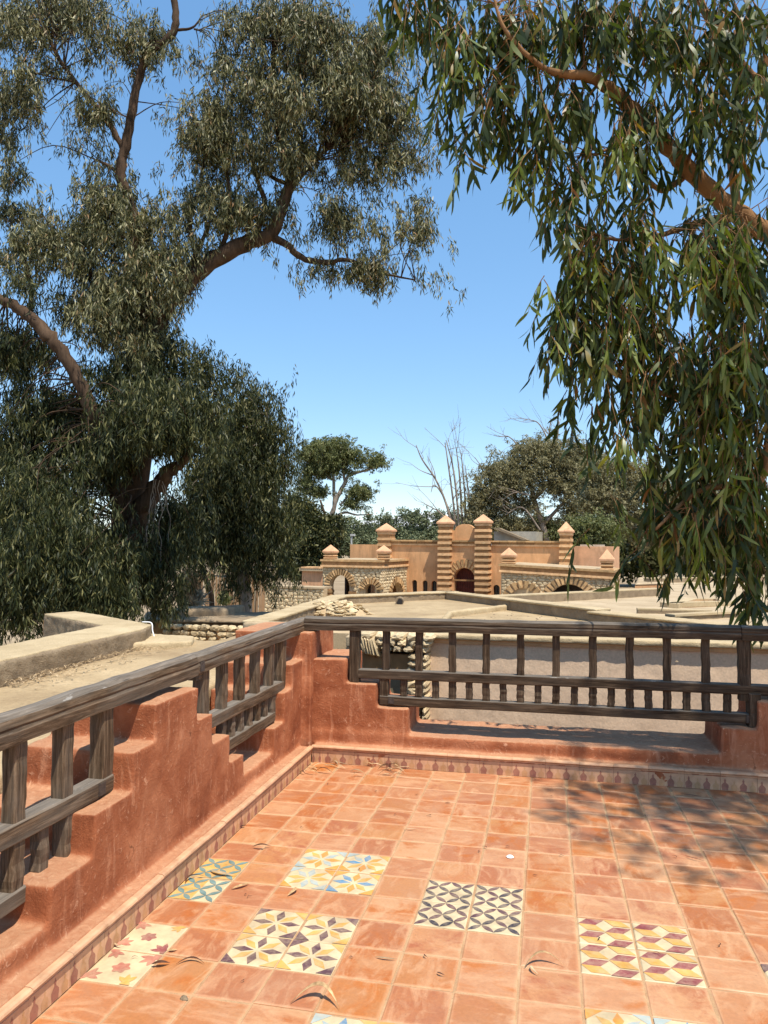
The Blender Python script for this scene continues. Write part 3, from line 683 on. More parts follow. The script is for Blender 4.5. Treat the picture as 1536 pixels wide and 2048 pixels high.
def put_stone(parent, frame, s, z, ws, hz, depth=.12, t=0.0, tilt=.06, me=None, name='stone'):
    """frame: (origin, s axis, outward axis) in the world; the stone's -y faces outward"""
    O, sa, na = frame
    o = link(name, me or random.choice(STONES), parent)
    X = Vector((sa[0], sa[1], 0)); Y = -Vector((na[0], na[1], 0)); Z = Vector((0,0,1))
    a = random.uniform(-tilt, tilt)
    X2 = X*math.cos(a)+Z*math.sin(a); Z2 = Z*math.cos(a)-X*math.sin(a)
    pos = Vector((O[0], O[1], 0))+X*s+Vector((na[0], na[1], 0))*t+Z*z
    mm = Matrix((X2*ws, Y*depth, Z2*hz)).transposed().to_4x4(); mm.translation = pos
    o.matrix_basis = parent.matrix_basis.inverted() @ mm; return o
# ---- rubble corner of that house with a recess, seen through the railing
rc = empty('rubble_corner', 'rough stone corner with a wooden lintel over a recess, left of the beige wall', 'stone wall', (0, 5.6, GROUND))
def robj(name, b, mat):
    o = b.build(name, M[mat], rc); fixn(o.data); o.data.transform(Matrix.Translation(-Vector(rc.location))); return o
yS = fline(FL[0])-.16
def nx(px, py): p = on_y(px, py, yS); return p[0], p[2]
xL, _ = nx(727, 1330); xR, _ = nx(857, 1330); xI, _ = nx(812, 1340)
zt = nx(790, 1275)[1]; zl = nx(790, 1306)[1]; zr = nx(790, 1338)[1]
b = MB(); b.box((xL-.5, yS+.22, GROUND), (xR, yS+.55, zt)); robj('backing', b, 'mortar')
b = MB(); b.box((xL-.02, yS+.05, -1.6), (xI+.02, yS+.24, zr-.01)); robj('recess_panel', b, 'olive')
b = MB(); b.box((xL, yS-.02, zr), (xI+.05, yS+.2, zl-.01)); robj('lintel', b, 'brickd')
b = MB(); b.box((xL-.2, yS-.02, zl+.27*(zt-zl)), (xR, yS+.5, zt)); o = robj('top_slab', b, 'roofpale'); plaster(o, .02, 2, ((.15, .03), (.05, .01)))
fr = ((0, yS), (1, 0), (0, -1))
z = zl+.02
while z < zl+.20:
    x = xL-.05
    while x < xR-.04:
        ww = random.uniform(.10,.19); put_stone(rc, fr, x+ww/2, z+.035, ww*1.1, .085, .3, -.05, .12); x += ww
    z += .062
z = zl
while z > -1.3:
    x = xI
    while x < xR-.03:
        ww = min(random.uniform(.10,.20), xR-x); put_stone(rc, fr, x+ww/2, z-.03, ww*1.12, .085, .3, -.05, .1); x += ww
    z -= .07
for k in range(7):   # leaning slabs at the left shoulder
    px = 722+k*5.5; x, zz = nx(px, 1285+k*1.5); o = put_stone(rc, fr, x, zz, .05, .26, .3, -.02, 0); o.rotation_euler.rotate_axis('Y', -.30)
# ---- low stone mound behind the corner
sm = empty('stone_mound', 'low domed heap of flat stones on the roof behind the railing corner', 'stones', (-1.2, 7.2, ZR))
c0 = on_z(657, 1238, ZR); 
b = MB()
for i in range(9):
    pass
bm = bmesh.new(); bmesh.ops.create_uvsphere(bm, u_segments=20, v_segments=10, radius=1.0)
me = bpy.data.meshes.new('core'); bm.to_mesh(me); bm.free(); core = link('core', me, sm, M['mortar'])
sm.location = (c0[0], c0[1]+.30, ZR-.05); core.scale = (.60, .42, .30)
for k in range(150):
    th = random.uniform(-math.pi*.98, .05); ph = random.uniform(.05, 1.35)
    d = Vector((math.cos(th)*math.cos(ph), math.sin(th)*math.cos(ph), math.sin(ph)))
    if k > 110: d.y = abs(d.y)*.4
    o = link('stone', random.choice(STONES), sm); o.location = (d.x*.60, d.y*.42, d.z*.30)
    o.rotation_euler = (random.uniform(-.5,.5), random.uniform(-.35,.35), random.uniform(-.6,.6)); o.scale = (random.uniform(.08,.18), random.uniform(.08,.14), random.uniform(.022,.04))

# ---- roof to the left of the terrace
ZL = .53
lh = empty('flat_roofed_house', 'low house left of the terrace with sandy roof and a raised L shaped kerb wall', 'house', (-3, 2, GROUND))
def lobj(name, b, mat):
    o = b.build(name, M[mat], lh); fixn(o.data); o.data.transform(Matrix.Translation(-Vector(lh.location))); return o
c1 = xy(297, 1276, ZL); c2 = xy(478, 1266, ZL); c3 = xy(385, 1281, ZL)
ZP = ZL+.145
i0 = xy(0, 1325, ZP); i1 = xy(291, 1259, ZP); e1 = xy(306, 1250, ZP); o0 = xy(0, 1292, ZP); o1 = xy(203, 1252, ZP); f1 = xy(88, 1229, ZP); f2 = xy(150, 1223, ZP)
dirL = Vector((i1[0]-i0[0], i1[1]-i0[1])).normalized()
i_1 = (i0[0]-dirL.x*2.5, i0[1]-dirL.y*2.5); o_1 = (o0[0]-dirL.x*3.2, o0[1]-dirL.y*3.2)
b = MB(); b.prism([(-.565, -1.2), (-.565, 2.1), (-.62, c2[1]-.25), c2, (c3[0]+.2, c3[1]+.06), (c1[0]+.3, c1[1]+.12), i1, i0, i_1], -.9, ZL); o = lobj('roof_slab', b, 'roof'); plaster(o, .03, 2, ((.5, .03), (.12, .012)))
b = MB(); b.prism([(-.60, -1.2), (-.60, 2.0), (-.66, c2[1]-.3), (c2[0]-.05, c2[1]-.05), (c1[0], c1[1]), i1, i_1], GROUND, -.85); lobj('body', b, 'olive')
b = MB(); b.prism([i_1, i0, i1, e1, f2, f1, o1, o0, o_1], ZL-.3, ZP); o = lobj('roof_parapet', b, 'mud'); plaster(o, .018, 1, ((.4, .02), (.1, .02), (.03, .010)))
b = MB(); b.prism([(i_1[0]-.02, i_1[1]), (i0[0]-.02, i0[1]), (i1[0]-.02, i1[1]-.01), (e1[0], e1[1]-.02), (f2[0]+.02, f2[1]-.02), (f1[0]+.02, f1[1]-.02), (o1[0]+.03, o1[1]), (o0[0]+.03, o0[1]), o_1], ZP-.022, ZP+.010); o = lobj('parapet_coping', b, 'coping'); plaster(o, .010, 0, ((.4, .010), (.06, .005)))
b = MB(); b.prism([(f1[0]-.02, f1[1]+.02), (o1[0]-.02, o1[1]+.06), (o1[0]-.05, o1[1]+.1), (f2[0]-.1, f2[1])], GROUND, ZP-.06); lobj('shaded_wall', b, 'brickd')  # dark brick colour stands in for the tree's shadow on this wall
s0 = xy(290, 1268, ZL+.05); s1 = xy(388, 1273, ZL+.05); s2 = xy(385, 1283, ZL+.05); s3 = xy(262, 1288, ZL+.05)
b = MB(); b.prism([s3, s2, s1, s0], ZL-.1, ZL+.055); o = lobj('roof_ledge', b, 'coping'); plaster(o, .02, 2, ((.2, .02), (.06, .012)))
# dry litter along the kerb wall
bl = MB()
for k in range(420):
    t = random.random(); s_ = random.random()**2*.28
    x = i0[0]+(i1[0]-i0[0])*t+s_+.03; y = i0[1]+(i1[1]-i0[1])*t-s_*.15
    V, Fc = leaf_mesh(random.uniform(.03,.085), random.uniform(.004,.010), random.uniform(.02,.2), random.uniform(-.4,.4), 4)
    a = random.uniform(-3.1, 3.1); ca, sa = math.cos(a), math.sin(a); z0 = ZL+.006+random.random()*.02
    bl.add([(x+ca*p-sa*q, y+sa*p+ca*q, z0+r_) for p, q, r_ in V], Fc)
tag(bl.build('leaf_litter', M['drypale'], smooth=True), 'band of dry fallen leaves along the kerb wall on the left roof', 'leaf litter', kind='stuff')
cp = [on_z(306, 1253, ZP+.03)+np.array([-.02, 0, 0])]; cp = [np.array([e1[0]-.10, e1[1]-.01, ZP+.025]), np.array([e1[0]+.0, e1[1]-.03, ZP+.02]), np.array([e1[0]+.03, e1[1]-.06, ZP-.05]), np.array([e1[0]+.09, e1[1]-.1, ZL+.03]), np.array([e1[0]+.2, e1[1]-.10, ZL+.005]), np.array([e1[0]+.34, e1[1]-.08, ZL+.012])]
cp = spline(cp, 6); V, Fc = tube(cp, [.006]*len(cp), 6); b = MB(); b.add(V, Fc); tag(b.build('cable', M['white'], smooth=True), 'thin white cable hanging over the corner of the left kerb wall', 'cable')
deb = MB(); rd = random.Random(21)
for k in range(260):
    u, v = rd.random(), rd.random(); x = -.8+u*3.6; y = 7.2+v*5.2-u*1.6
    r_ = rd.uniform(.008, .03); n = 5; a0 = rd.random()*6
    deb.add([(x+r_*math.cos(a0+2*math.pi*i/n), y+r_*rd.uniform(.6,1)*math.sin(a0+2*math.pi*i/n), ZR+.01) for i in range(n)]+[(x, y, ZR+.012+r_*.6)], [(i, (i+1) % n, n) for i in range(n)])
tag(deb.build('roof_rubble', M['mud']), 'scattered grit and pebbles on the sandy roof behind the terrace', 'rubble', kind='stuff')
# ---- shaded low building beyond it
sb = empty('stone_outbuilding', 'low stone outbuilding in shade under the big tree, with a grey slab roof', 'outbuilding', (-6, 14, GROUND))
def sobj(name, b, mat):
    o = b.build(name, M[mat], sb); fixn(o.data); o.data.transform(Matrix.Translation(-Vector(sb.location))); return o
zS = -.55
q0 = xy(360, 1240, zS); q1 = xy(484, 1238, zS); q2 = xy(500, 1224, zS); q3 = xy(340, 1228, zS)
b = MB(); b.prism([(q0[0]-1, q0[1]), (q1[0]+1.5, q1[1]), (q2[0]+1.5, q2[1]+.5), (q3[0]-1, q3[1]+.5)], GROUND, zS-.1); sobj('wall', b, 'brickd')
b = MB(); b.prism([(q0[0]-1, q0[1]-.08), (q1[0]+1.5, q1[1]-.08), (q2[0]+1.5, q2[1]+.5), (q3[0]-1, q3[1]+.5)], zS-.1, zS); o = sobj('slab_roof', b, 'mud'); plaster(o, .06, 1, ((.5, .06), (.15, .02)))
fr2 = ((0, q0[1]-.02), (1, 0), (0, -1)); x = q0[0]-.3
while x < q1[0]+.8:
    z = zS-.17
    while z > zS-1.3:
        put_stone(sb, fr2, x+random.uniform(-.05,.05), z, .26, .15, .2, 0, .15); z -= .14
    x += .24
g0 = xy(360, 1222, -.35); g1 = xy(452, 1216, -.35)
b = MB(); b.prism([(g0[0]-.6, g0[1]), (g1[0], g1[1]), (g1[0], g1[1]+1.4), (g0[0]-.6, g0[1]+1.4)], GROUND, -.35); o = sobj('upper_slab', b, 'mud'); plaster(o, .08, 1, ((.5, .06),))

# ---- wide pale roofs to the right
def roofhouse(label, poly, z, mat, name='flat_roofed_house', par=None, hole=None):
    c = np.mean(np.array(poly), axis=0); r = empty(name, label, 'house', (c[0], c[1], GROUND))
    def ob(nm, b, mt):
        o = b.build(nm, M[mt], r); fixn(o.data); o.data.transform(Matrix.Translation(-Vector(r.location))); return o
    b = MB(); b.prism(poly, GROUND, z-.12); ob('body', b, 'wallred')
    b = MB(); b.prism([tuple(c+(np.array(p)-c)*1.01) for p in poly], z-.12, z); o = ob('roof_slab', b, mat); plaster(o, .09, 1, ((1.2, .05), (.3, .02)))
    if par:
        for pts, wd, hh in par:
            b = MB(); strip(pts, wd, z-.05, z+hh-.03, b, 1); ob('roof_parapet', b, 'mud'); b = MB(); strip(pts, wd+.03, z+hh-.04, z+hh, b, 1); ob('parapet_coping', b, 'coping')
    return r, ob
zA = -.35
rp = [xy(985, 1196, zA), xy(1330, 1180, zA), xy(1336, 1150+12, zA), xy(1700, 1158, zA), xy(1750, 1245, zA), xy(1250, 1228, zA)]
r_, ob = roofhouse('broad pale flat roof spreading behind the hanging branches on the right', rp, zA, 'roofpale', par=[([xy(980, 1197, zA+.2), xy(1330, 1180, zA+.2)], .4, .26), ([xy(1300, 1166, zA), xy(1560, 1161, zA)], .4, .22)])
h0, h1, h2, h3 = xy(1335, 1216, zA), xy(1470, 1212, zA), xy(1440, 1205, zA), xy(1375, 1205, zA)
b = MB(); strip([h0, h3, h2, h1, h0], .3, zA-.02, zA+.14, b, -1); o = ob('courtyard_kerb', b, 'coping')
b = MB(); b.prism([h0, h1, h2, h3], zA-.03, zA+.015); ob('courtyard_opening', b, 'wallred')
zB = .02
r2, ob2 = roofhouse('small flat roof with raised edges close behind the beige house', [xy(1240, 1226, zB), xy(1420, 1222, zB), xy(1540, 1236, zB), xy(1600, 1262, zB), xy(1480, 1250, zB)], zB, 'roofpale',
    par=[([xy(1470, 1232, zB), xy(1330, 1240, zB)], .2, .12), ([xy(1275, 1222, zB+.05), xy(1425, 1226, zB+.05)], .2, .1)])
r3, ob3 = roofhouse('distant ochre house end behind the right hand roofs', [xy(1270, 1180, -.6), xy(1330, 1178, -.6), xy(1335, 1166, -.6), xy(1275, 1166, -.6)], -.30, 'roofpale')

# ================================================================== GATEHOUSE
TH = math.radians(20.5)
Rh = np.array([AR[0], AR[1]]); Rh /= np.linalg.norm(Rh); Fh = np.array([AF[0], AF[1]]); Fh /= np.linalg.norm(Fh)
SA = Rh*math.cos(TH)-Fh*math.sin(TH); NA = -Rh*math.sin(TH)-Fh*math.cos(TH)
GO = at(893, 1150, 50.0)[:2]
def gp(px, py, t=0.0):
    d = ray(px, py); k = (np.dot(GO, NA)+t-np.dot(CAM[:2], NA))/np.dot(d[:2], NA); p = CAM+d*k
    return float(np.dot(p[:2]-GO, SA)), float(p[2])
def gw(s, t, z): q = GO+SA*s+NA*t; return (float(q[0]), float(q[1]), float(z))
ANG = math.atan2(SA[1], SA[0])
class Gh:
    """a thing standing in the gate's frame: local x along the facade, local -y outward"""
    def __init__(s, name, label, cat): s.r = empty(name, label, cat, (GO[0], GO[1], GROUND), ANG)
    def ob(s, name, b, mat, parent=None, bev=0):
        o = b.build(name, M[mat], parent or s.r); fixn(o.data)
        if bev: bevel(o, bev, 1)
        return o
Z0 = -GROUND
def gbox(b, s0, s1, t0, t1, z0, z1, mi=0): b.box((s0, -t1, z0+Z0), (s1, -t0, z1+Z0), mi)
def facewall(b, s0, s1, z0, z1, t0, t1, arches, mi=0):
    """wall with arched openings that reach down to its foot; arches: (centre, half width, springing z)"""
    P = [(s0, z0)]
    for (c, hw, zs) in sorted(arches):
        P += [(c-hw, z0), (c-hw, zs)]+[(c+hw*math.cos(math.pi-math.pi*i/10), zs+hw*math.sin(math.pi*i/10)) for i in range(1, 10)]+[(c+hw, zs), (c+hw, z0)]
    P += [(s1, z0), (s1, z1), (s0, z1)]
    n = len(P); b.add([(p[0], -t1, p[1]+Z0) for p in P]+[(p[0], -t0, p[1]+Z0) for p in P],
        [tuple(range(n)), tuple(range(n, 2*n))[::-1]]+[(i, (i+1) % n, n+(i+1) % n, n+i) for i in range(n)], mi)
_course = {}
def course(mat):
    if mat not in _course:
        b = MB(); c = .03; b.box((-.5,-.5,0), (.5,.5,1)); me = b.mesh('brick_course'); me.materials.append(M[mat]); _course[mat] = me
    return _course[mat]
def pyramid(b, s0, s1, t0, t1, z0, h):
    cs, ct = (s0+s1)/2, (t0+t1)/2
    b.add([(s0,-t0,z0+Z0),(s1,-t0,z0+Z0),(s1,-t1,z0+Z0),(s0,-t1,z0+Z0),(s0,-t0,z0+.10+Z0),(s1,-t0,z0+.10+Z0),(s1,-t1,z0+.10+Z0),(s0,-t1,z0+.10+Z0),(cs,-ct,z0+h+Z0)],
        [(3,2,1,0),(0,1,5,4),(1,2,6,5),(2,3,7,6),(3,0,4,7),(4,5,8),(5,6,8),(6,7,8),(7,4,8)])
def pillar(g, s0, s1, t0, t1, z0, z1, zcap, nb, over=.07, name='banded_pillar'):
    b = MB(); gbox(b, s0+.05, s1-.05, t0, t1-.05, z0, z1); p = g.ob(name, b, 'brickd')
    hh = (z1-z0)/nb
    for k in range(nb):
        o = link('brick_course', course('brickl' if k % 2 else 'brickl'), p); zz = z0+hh*(k+.48)
        o.location = ((s0+s1)/2, -(t0+t1)/2, zz+Z0); o.scale = (s1-s0+random.uniform(-.02,.02), t1-t0, hh*.44)
    b = MB(); pyramid(b, s0-over, s1+over, t0-over, t1+over, z1, zcap-z1); g.ob('pyramid_cap', b, 'cap', p)
    return p
def voussoirs(g, parent, c, zs, r0, r1, t, a0=0.0, a1=math.pi, n=13, dp=.12):
    for k in range(n):
        aa = a0+(a1-a0)*(k+.12)/n; ab = a0+(a1-a0)*(k+.74)/n; b = MB()
        q = [(c+r*math.cos(a), zs+r*math.sin(a)) for r, a in ((r0, aa), (r1, aa), (r1, ab), (r0, ab))]
        b.add([(x, -(t+dp*random.uniform(.7,1.2)), z+Z0) for x, z in q]+[(x, -(t-.3), z+Z0) for x, z in q], [(0,1,2,3),(7,6,5,4),(0,4,5,1),(1,5,6,2),(2,6,7,3),(3,7,4,0)])
        g.ob('voussoir', b, 'voussoir', parent)
def rubble(g, parent, s0, s1, z0, z1, t, holes, sw=(.20,.40), hz=(.13,.20)):
    """courses of separate stones on a wall face, leaving the arches free: holes = (centre, springing, radius)"""
    z = z0
    while z < z1-.05:
        h = min(random.uniform(*hz), z1-z); s = s0+random.uniform(-.1, 0)
        while s < s1-.04:
            ww = random.uniform(*sw); e = min(s+ww, s1); mid = ((max(s, s0)+e)/2, z+h/2)
            if all(not (math.hypot(mid[0]-c, max(0, mid[1]-zs)) < r or (mid[1] < zs and abs(mid[0]-c) < r)) for c, zs, r in holes):
                o = link('stone', random.choice(STONES), parent); k = random.uniform(.95, 1.12)
                o.location = (mid[0], -t+.02, mid[1]+Z0+random.uniform(-.03,.03)); o.scale = ((e-max(s, s0))*k, .11, h*random.uniform(.98,1.28)); o.rotation_euler = (0, random.uniform(-.16,.16), 0)
            s = e
        z += h
ZB = -3.55
gate = Gh('gatehouse', 'ochre gatehouse with banded brick pillars, pyramid caps and an arched red gate', 'gatehouse')
sL = gp(772, 1080)[0]; sR = gp(1122, 1080)[0]; zTop = gp(940, 1081)[1]
s1a, s1b = gp(875, 1100, .8)[0], gp(900, 1100, .8)[0]; s2a, s2b = gp(949, 1100, .8)[0], gp(977.5, 1100, .8)[0]
W1 = (gp(829, 1170)[0], .17, gp(829, 1165)[1]); W2 = (gp(850, 1170)[0], .17, gp(850, 1166)[1]); W3 = (gp(868, 1170)[0], .17, gp(870, 1167)[1]); W4 = (gp(993, 1176)[0], .20, gp(993, 1176)[1])
b = MB(); facewall(b, sL, s1a+.3, ZB, zTop-.35, -.5, 0, [W1, W2, W3]); gate.ob('facade_wall', b, 'wallred')
b = MB(); facewall(b, s2b-.3, sR, ZB, zTop-.35, -.5, 0, [W4]); gate.ob('facade_wall', b, 'wallred')
for (c, hw, zs) in (W1, W2, W3, W4):
    b = MB(); gbox(b, c-hw-.03, c+hw+.03, -.32, -.28, ZB, zs+hw+.03); f = gate.ob('arched_window', b, 'glass')
    b = MB(); gbox(b, c-.02, c+.02, -.28, -.25, ZB, zs+hw); gate.ob('window_bar', b, 'dark', f)
gc = (s1b+s2a)/2; ghw = (s2a-s1b)/2
zs_g = gp(927, 1157)[1]
tG = .25
b = MB(); facewall(b, s1b-.1, s2a+.1, ZB, zTop-.35, -.5, tG, [(gc, ghw*.86, zs_g)]); gate.ob('portal_wall', b, 'wallred')
b = MB(); zt0 = gp(927, 1082)[1]; zt1 = gp(927, 1048, .2)[1]; P = [(gc-ghw-.1, zt0), (gc+ghw+.1, zt0), (gc+ghw+.1, zt0+.62*(zt1-zt0))]+[(gc+(ghw*.80)*math.cos(math.pi*i/12), zt0+.62*(zt1-zt0)+(zt1-zt0)*.38*math.sin(math.pi*i/12)) for i in range(13)]+[(gc-ghw-.1, zt0+.62*(zt1-zt0))]
n = len(P); b.add([(x, -tG+.02, z+Z0) for x, z in P]+[(x, -tG+.42, z+Z0) for x, z in P], [tuple(range(n)), tuple(range(n, 2*n))[::-1]]+[(i, (i+1) % n, n+(i+1) % n, n+i) for i in range(n)]); gate.ob('curved_gable', b, 'wallred')
arch = MB(); gbox(arch, gc-ghw*.86, gc+ghw*.86, -.42, -.36, ZB, zs_g+ghw*.9); dr = gate.ob('gate_leaf', arch, 'door')
for k in range(9):
    b = MB(); s = gc-ghw*.8+k*ghw*.2; gbox(b, s-.03, s+.03, -.36, -.31, ZB, zs_g+ghw*.8); gate.ob('gate_bar', b, 'door', dr)
for k in range(4):
    b = MB(); z = zs_g-1.2+k*.55; gbox(b, gc-ghw*.8, gc+ghw*.8, -.31, -.29, z, z+.06); gate.ob('gate_rail', b, 'door', dr)
ar = MB(); gbox(ar, gc-ghw, gc+ghw, tG, tG+.03, zs_g-.15, zs_g-.05); av = gate.ob('portal_arch', ar, 'brickd')
voussoirs(gate, av, gc, zs_g, ghw*.90, ghw*1.55, tG, .02, math.pi-.02, 12, .1)
# cornice
for (a, c, tt) in ((sL, s1a, 0), (s1b, s2a, tG), (s2b, sR, 0)):
    b = MB(); gbox(b, a, c, -.55, tt+.10, zTop-.35, zTop-.24); cn = gate.ob('cornice', b, 'brickl')
    n_ = max(2, int((c-a)/.5)); 
    for k in range(n_):
        o = link('brick', course('brickd'), cn); o.location = (a+(k+.5)*(c-a)/n_, .20-tt/2, zTop-.24+Z0); o.scale = ((c-a)/n_*.97, .62+tt, .15)
    for k in range(n_):
        o = link('brick', course('voussoir'), cn); o.location = (a+(k+.5)*(c-a)/n_, .19-tt/2, zTop-.09+Z0); o.scale = ((c-a)/n_*.97, .76+tt, .10)
zp = lambda px, py, t: gp(px, py, t)[1]
pillar(gate, s1a, s1b, -.1, .8, ZB, zp(889, 1048, .4), zp(893, 1030, .4), 17)
pillar(gate, s2a, s2b, -.1, .8, ZB, zp(965, 1046, .4), zp(970, 1028, .4), 17)
sl0, sl1 = gp(754, 1080, .3)[0], gp(781, 1080, .3)[0]
pillar(gate, sl0, sl1, -.7, .3, ZB, zp(772, 1063, 0), zp(772, 1046, -.2), 15)
sr0, sr1 = gp(1118, 1080, .5)[0], gp(1142, 1080, .5)[0]
pillar(gate, sr0, sr1, -.65, .5, ZB, zp(1136, 1065, 0), zp(1140, 1043, -.1), 16)
b = MB(); gbox(b, gp(707, 1090, -2)[0], sl0+.2, -2.6, -1.4, ZB, zp(730, 1089, -2)); o = gate.ob('side_wall', b, 'wallred')
b = MB(); gbox(b, sr1-.2, gp(1228, 1090, -1.2)[0], -6, -1.2, ZB, zp(1190, 1093, -1.2)); gate.ob('rear_block', b, 'cap')
b = MB(); gbox(b, gp(1160, 1088, -1.5)[0], gp(1200, 1088, -1.5)[0], -5, -1.6, zp(1180, 1093, -1.2), zp(1180, 1089, -1.2)); gate.ob('rear_roof_edge', b, 'concrete')
# left wing
TW = 4.85
lwg = Gh('gate_wing', 'left rubble stone wing of the gatehouse with arches and two small pyramid turrets', 'stone wing')
a0, a1 = gp(645, 1130, TW)[0], gp(762, 1130, TW)[0]; zw = zp(762, 1136, TW); zb = zp(762, 1130, TW)
A1 = (gp(679, 1190, TW)[0], gp(698, 1190, TW)[0]-gp(679, 1190, TW)[0], zp(679, 1171, TW)); A2 = (gp(741, 1190, TW)[0], .38, zp(741, 1181, TW))
b = MB(); facewall(b, a0, a1, ZB, zw, TW-.5, TW-.06, [A1, A2]); fw = lwg.ob('front_wall', b, 'mortar')
rubble(lwg, fw, a0, a1, -2.2, zw, TW-.04, [(A1[0], A1[2], A1[1]+.36), (A2[0], A2[2], .72)])
va = MB(); gbox(va, A1[0]-A1[1]-.45, A1[0]-A1[1]+.02, TW-.5, TW+.08, ZB, A1[2]-.25); ap = lwg.ob('arch_pier', va, 'brickd')
for k in range(6):
    o = link('brick_course', course('voussoir'), ap); o.location = (A1[0]-A1[1]-.21, -(TW-.2), A1[2]-.45-k*.26+Z0); o.scale = (.52, .66, .13)
voussoirs(lwg, fw, A1[0], A1[2], A1[1]+.02, A1[1]+.38, TW, .0, math.pi, 16, .07)
voussoirs(lwg, fw, A2[0], A2[2], .40, .76, TW, .1, math.pi-.1, 9, .1)
va = MB(); gbox(va, A1[0]+A1[1]-.02, A1[0]+A1[1]+.45, TW-.5, TW+.05, ZB, A1[2]-.35); lwg.ob('arch_pier', va, 'brickd')
b = MB(); gbox(b, a1-.48, a1-.06, 0, TW-.5, A2[2]+1.2, zw); sw = lwg.ob('side_wall', b, 'mortar')
# side wall of the wing faces +s: stones and a dark arch
sb_ = MB(); tA = TW*.40; rA = 1.05; zA2 = gp(790, 1188, 2)[1]-.1
P = [(.0, ZB), (tA-rA, ZB), (tA-rA, zA2)]+[(tA+rA*math.cos(math.pi-math.pi*i/10), zA2+rA*.75*math.sin(math.pi*i/10)) for i in range(1, 10)]+[(tA+rA, zA2), (tA+rA, ZB), (TW-.06, ZB), (TW-.06, zw), (0, zw)]
n = len(P); sb_.add([(a1-.06, -t, z+Z0) for t, z in P]+[(a1-.4, -t, z+Z0) for t, z in P], [tuple(range(n)), tuple(range(n, 2*n))[::-1]]+[(i, (i+1) % n, n+(i+1) % n, n+i) for i in range(n)])
sw2 = lwg.ob('side_face', sb_, 'mortar')
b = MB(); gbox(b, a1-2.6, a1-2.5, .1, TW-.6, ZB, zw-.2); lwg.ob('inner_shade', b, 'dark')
z = -2.1
while z < zw-.05:
    h = random.uniform(.15, .21); t = .05
    while t < TW-.02:
        ww = min(random.uniform(.26, .5), TW-t); mt = t+ww/2
        if math.hypot(mt-tA, max(0, z+h/2-zA2)/.8) > rA+.40:
            o = link('stone', random.choice(STONES), sw2); o.location = (a1-.03, -mt, z+h/2+Z0); o.rotation_euler = (random.uniform(-.12,.12), 0, math.pi/2); o.scale = (ww*1.06, .11, h*1.15)
        t += ww
    z += h
for k in range(11):
    a_ = math.pi*(k+.1)/11; b_ = math.pi*(k+.75)/11; q = [(tA+r*math.cos(a), zA2+r*.78*math.sin(a)) for r, a in ((rA+.02, a_), (rA+.45, a_), (rA+.45, b_), (rA+.02, b_))]
    vb = MB(); vb.add([(a1+.05, -t, z+Z0) for t, z in q]+[(a1-.2, -t, z+Z0) for t, z in q], [(0,1,2,3),(7,6,5,4),(0,4,5,1),(1,5,6,2),(2,6,7,3),(3,7,4,0)]); lwg.ob('voussoir', vb, 'voussoir', sw2)
def wing_top(g, s0, s1, t0, t1, z0, slope=0.0):
    for nm, mt, o_, za, zb_ in (('lower_band', 'brickl', .10, 0, .12), ('band', 'brickd', .04, .12, .34), ('upper_band', 'voussoir', .12, .34, .46)):
        b = MB(); gbox(b, s0-o_, s1+o_, t0, t1+o_, z0+za, z0+zb_); o = g.ob(nm, b, mt)
        for v in o.data.vertices: v.co.z += slope*(v.co.x-s0)
    b = MB(); gbox(b, s0+.15, s1-.15, t0, t1-.15, z0+.3, z0+.475); o = g.ob('wing_roof', b, 'roofpale')
    for v in o.data.vertices: v.co.z += slope*(v.co.x-s0)
wing_top(lwg, a0, a1, -.0, TW, zw)
def turret(g, px0, px1, ptop, pcap, t, zbase):
    s0, s1 = gp(px0, ptop, t)[0], gp(px1, ptop, t)[0]; wd = s1-s0
    pillar(g, s0, s1, t-wd, t, zbase, zp((px0+px1)/2, pcap, t), zp((px0+px1)/2, ptop, t), 3, .05, 'turret')
turret(lwg, 647, 667, 1089, 1105, TW-.1, zw+.44); turret(lwg, 754, 774, 1090, 1105, TW-.3, zw+.44)
# right wing
rwg = Gh('gate_wing', 'right rubble stone wing of the gatehouse with a low wide arch', 'stone wing')
b0, b1 = gp(1002, 1150, TW)[0], gp(1225, 1150, TW)[0]; zl_ = zp(1002, 1144, TW); zr_ = zp(1225, 1158, TW); slp = (zr_-zl_)/(b1-b0)
AW = (gp(1138, 1190, TW)[0], 1.15, zp(1136, 1211, TW)); AW2 = (gp(1046, 1195, TW)[0], .8, zp(1046, 1205, TW))
b = MB(); facewall(b, b0, b1, ZB, zl_, TW-.5, TW-.06, [AW]); o = rwg.ob('front_wall', b, 'mortar'); fw = o
for v in o.data.vertices:
    if v.co.z > zl_+Z0-.01: v.co.z += slp*(v.co.x-b0)
rubble(rwg, fw, b0, b1, -2.3, zl_+slp*(b1-b0)*.5+.02, TW-.04, [(AW[0], AW[2], AW[1]+.42), (AW2[0], AW2[2], AW2[1]+.32)])
voussoirs(rwg, fw, AW[0], AW[2], AW[1]+.02, AW[1]+.44, TW, .15, math.pi-.15, 16, .06)
voussoirs(rwg, fw, AW2[0], AW2[2], AW2[1], AW2[1]+.40, TW, .25, math.pi-.25, 8, .08)
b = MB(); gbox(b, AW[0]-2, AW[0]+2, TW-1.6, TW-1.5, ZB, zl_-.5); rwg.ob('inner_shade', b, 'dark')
b = MB(); gbox(b, b1-.5, b1-.06, 0, TW-.06, ZB, zr_); sf = rwg.ob('side_face', b, 'mortar')
z = -2.1
while z < zr_-.05:
    h = random.uniform(.15, .21); t = .05
    while t < TW-.02:
        ww = min(random.uniform(.26, .5), TW-t); o = link('stone', random.choice(STONES), sf); o.location = (b1-.03, -(t+ww/2), z+h/2+Z0); o.rotation_euler = (random.uniform(-.12,.12), 0, math.pi/2); o.scale = (ww*1.06, .11, h*1.15); t += ww
    z += h
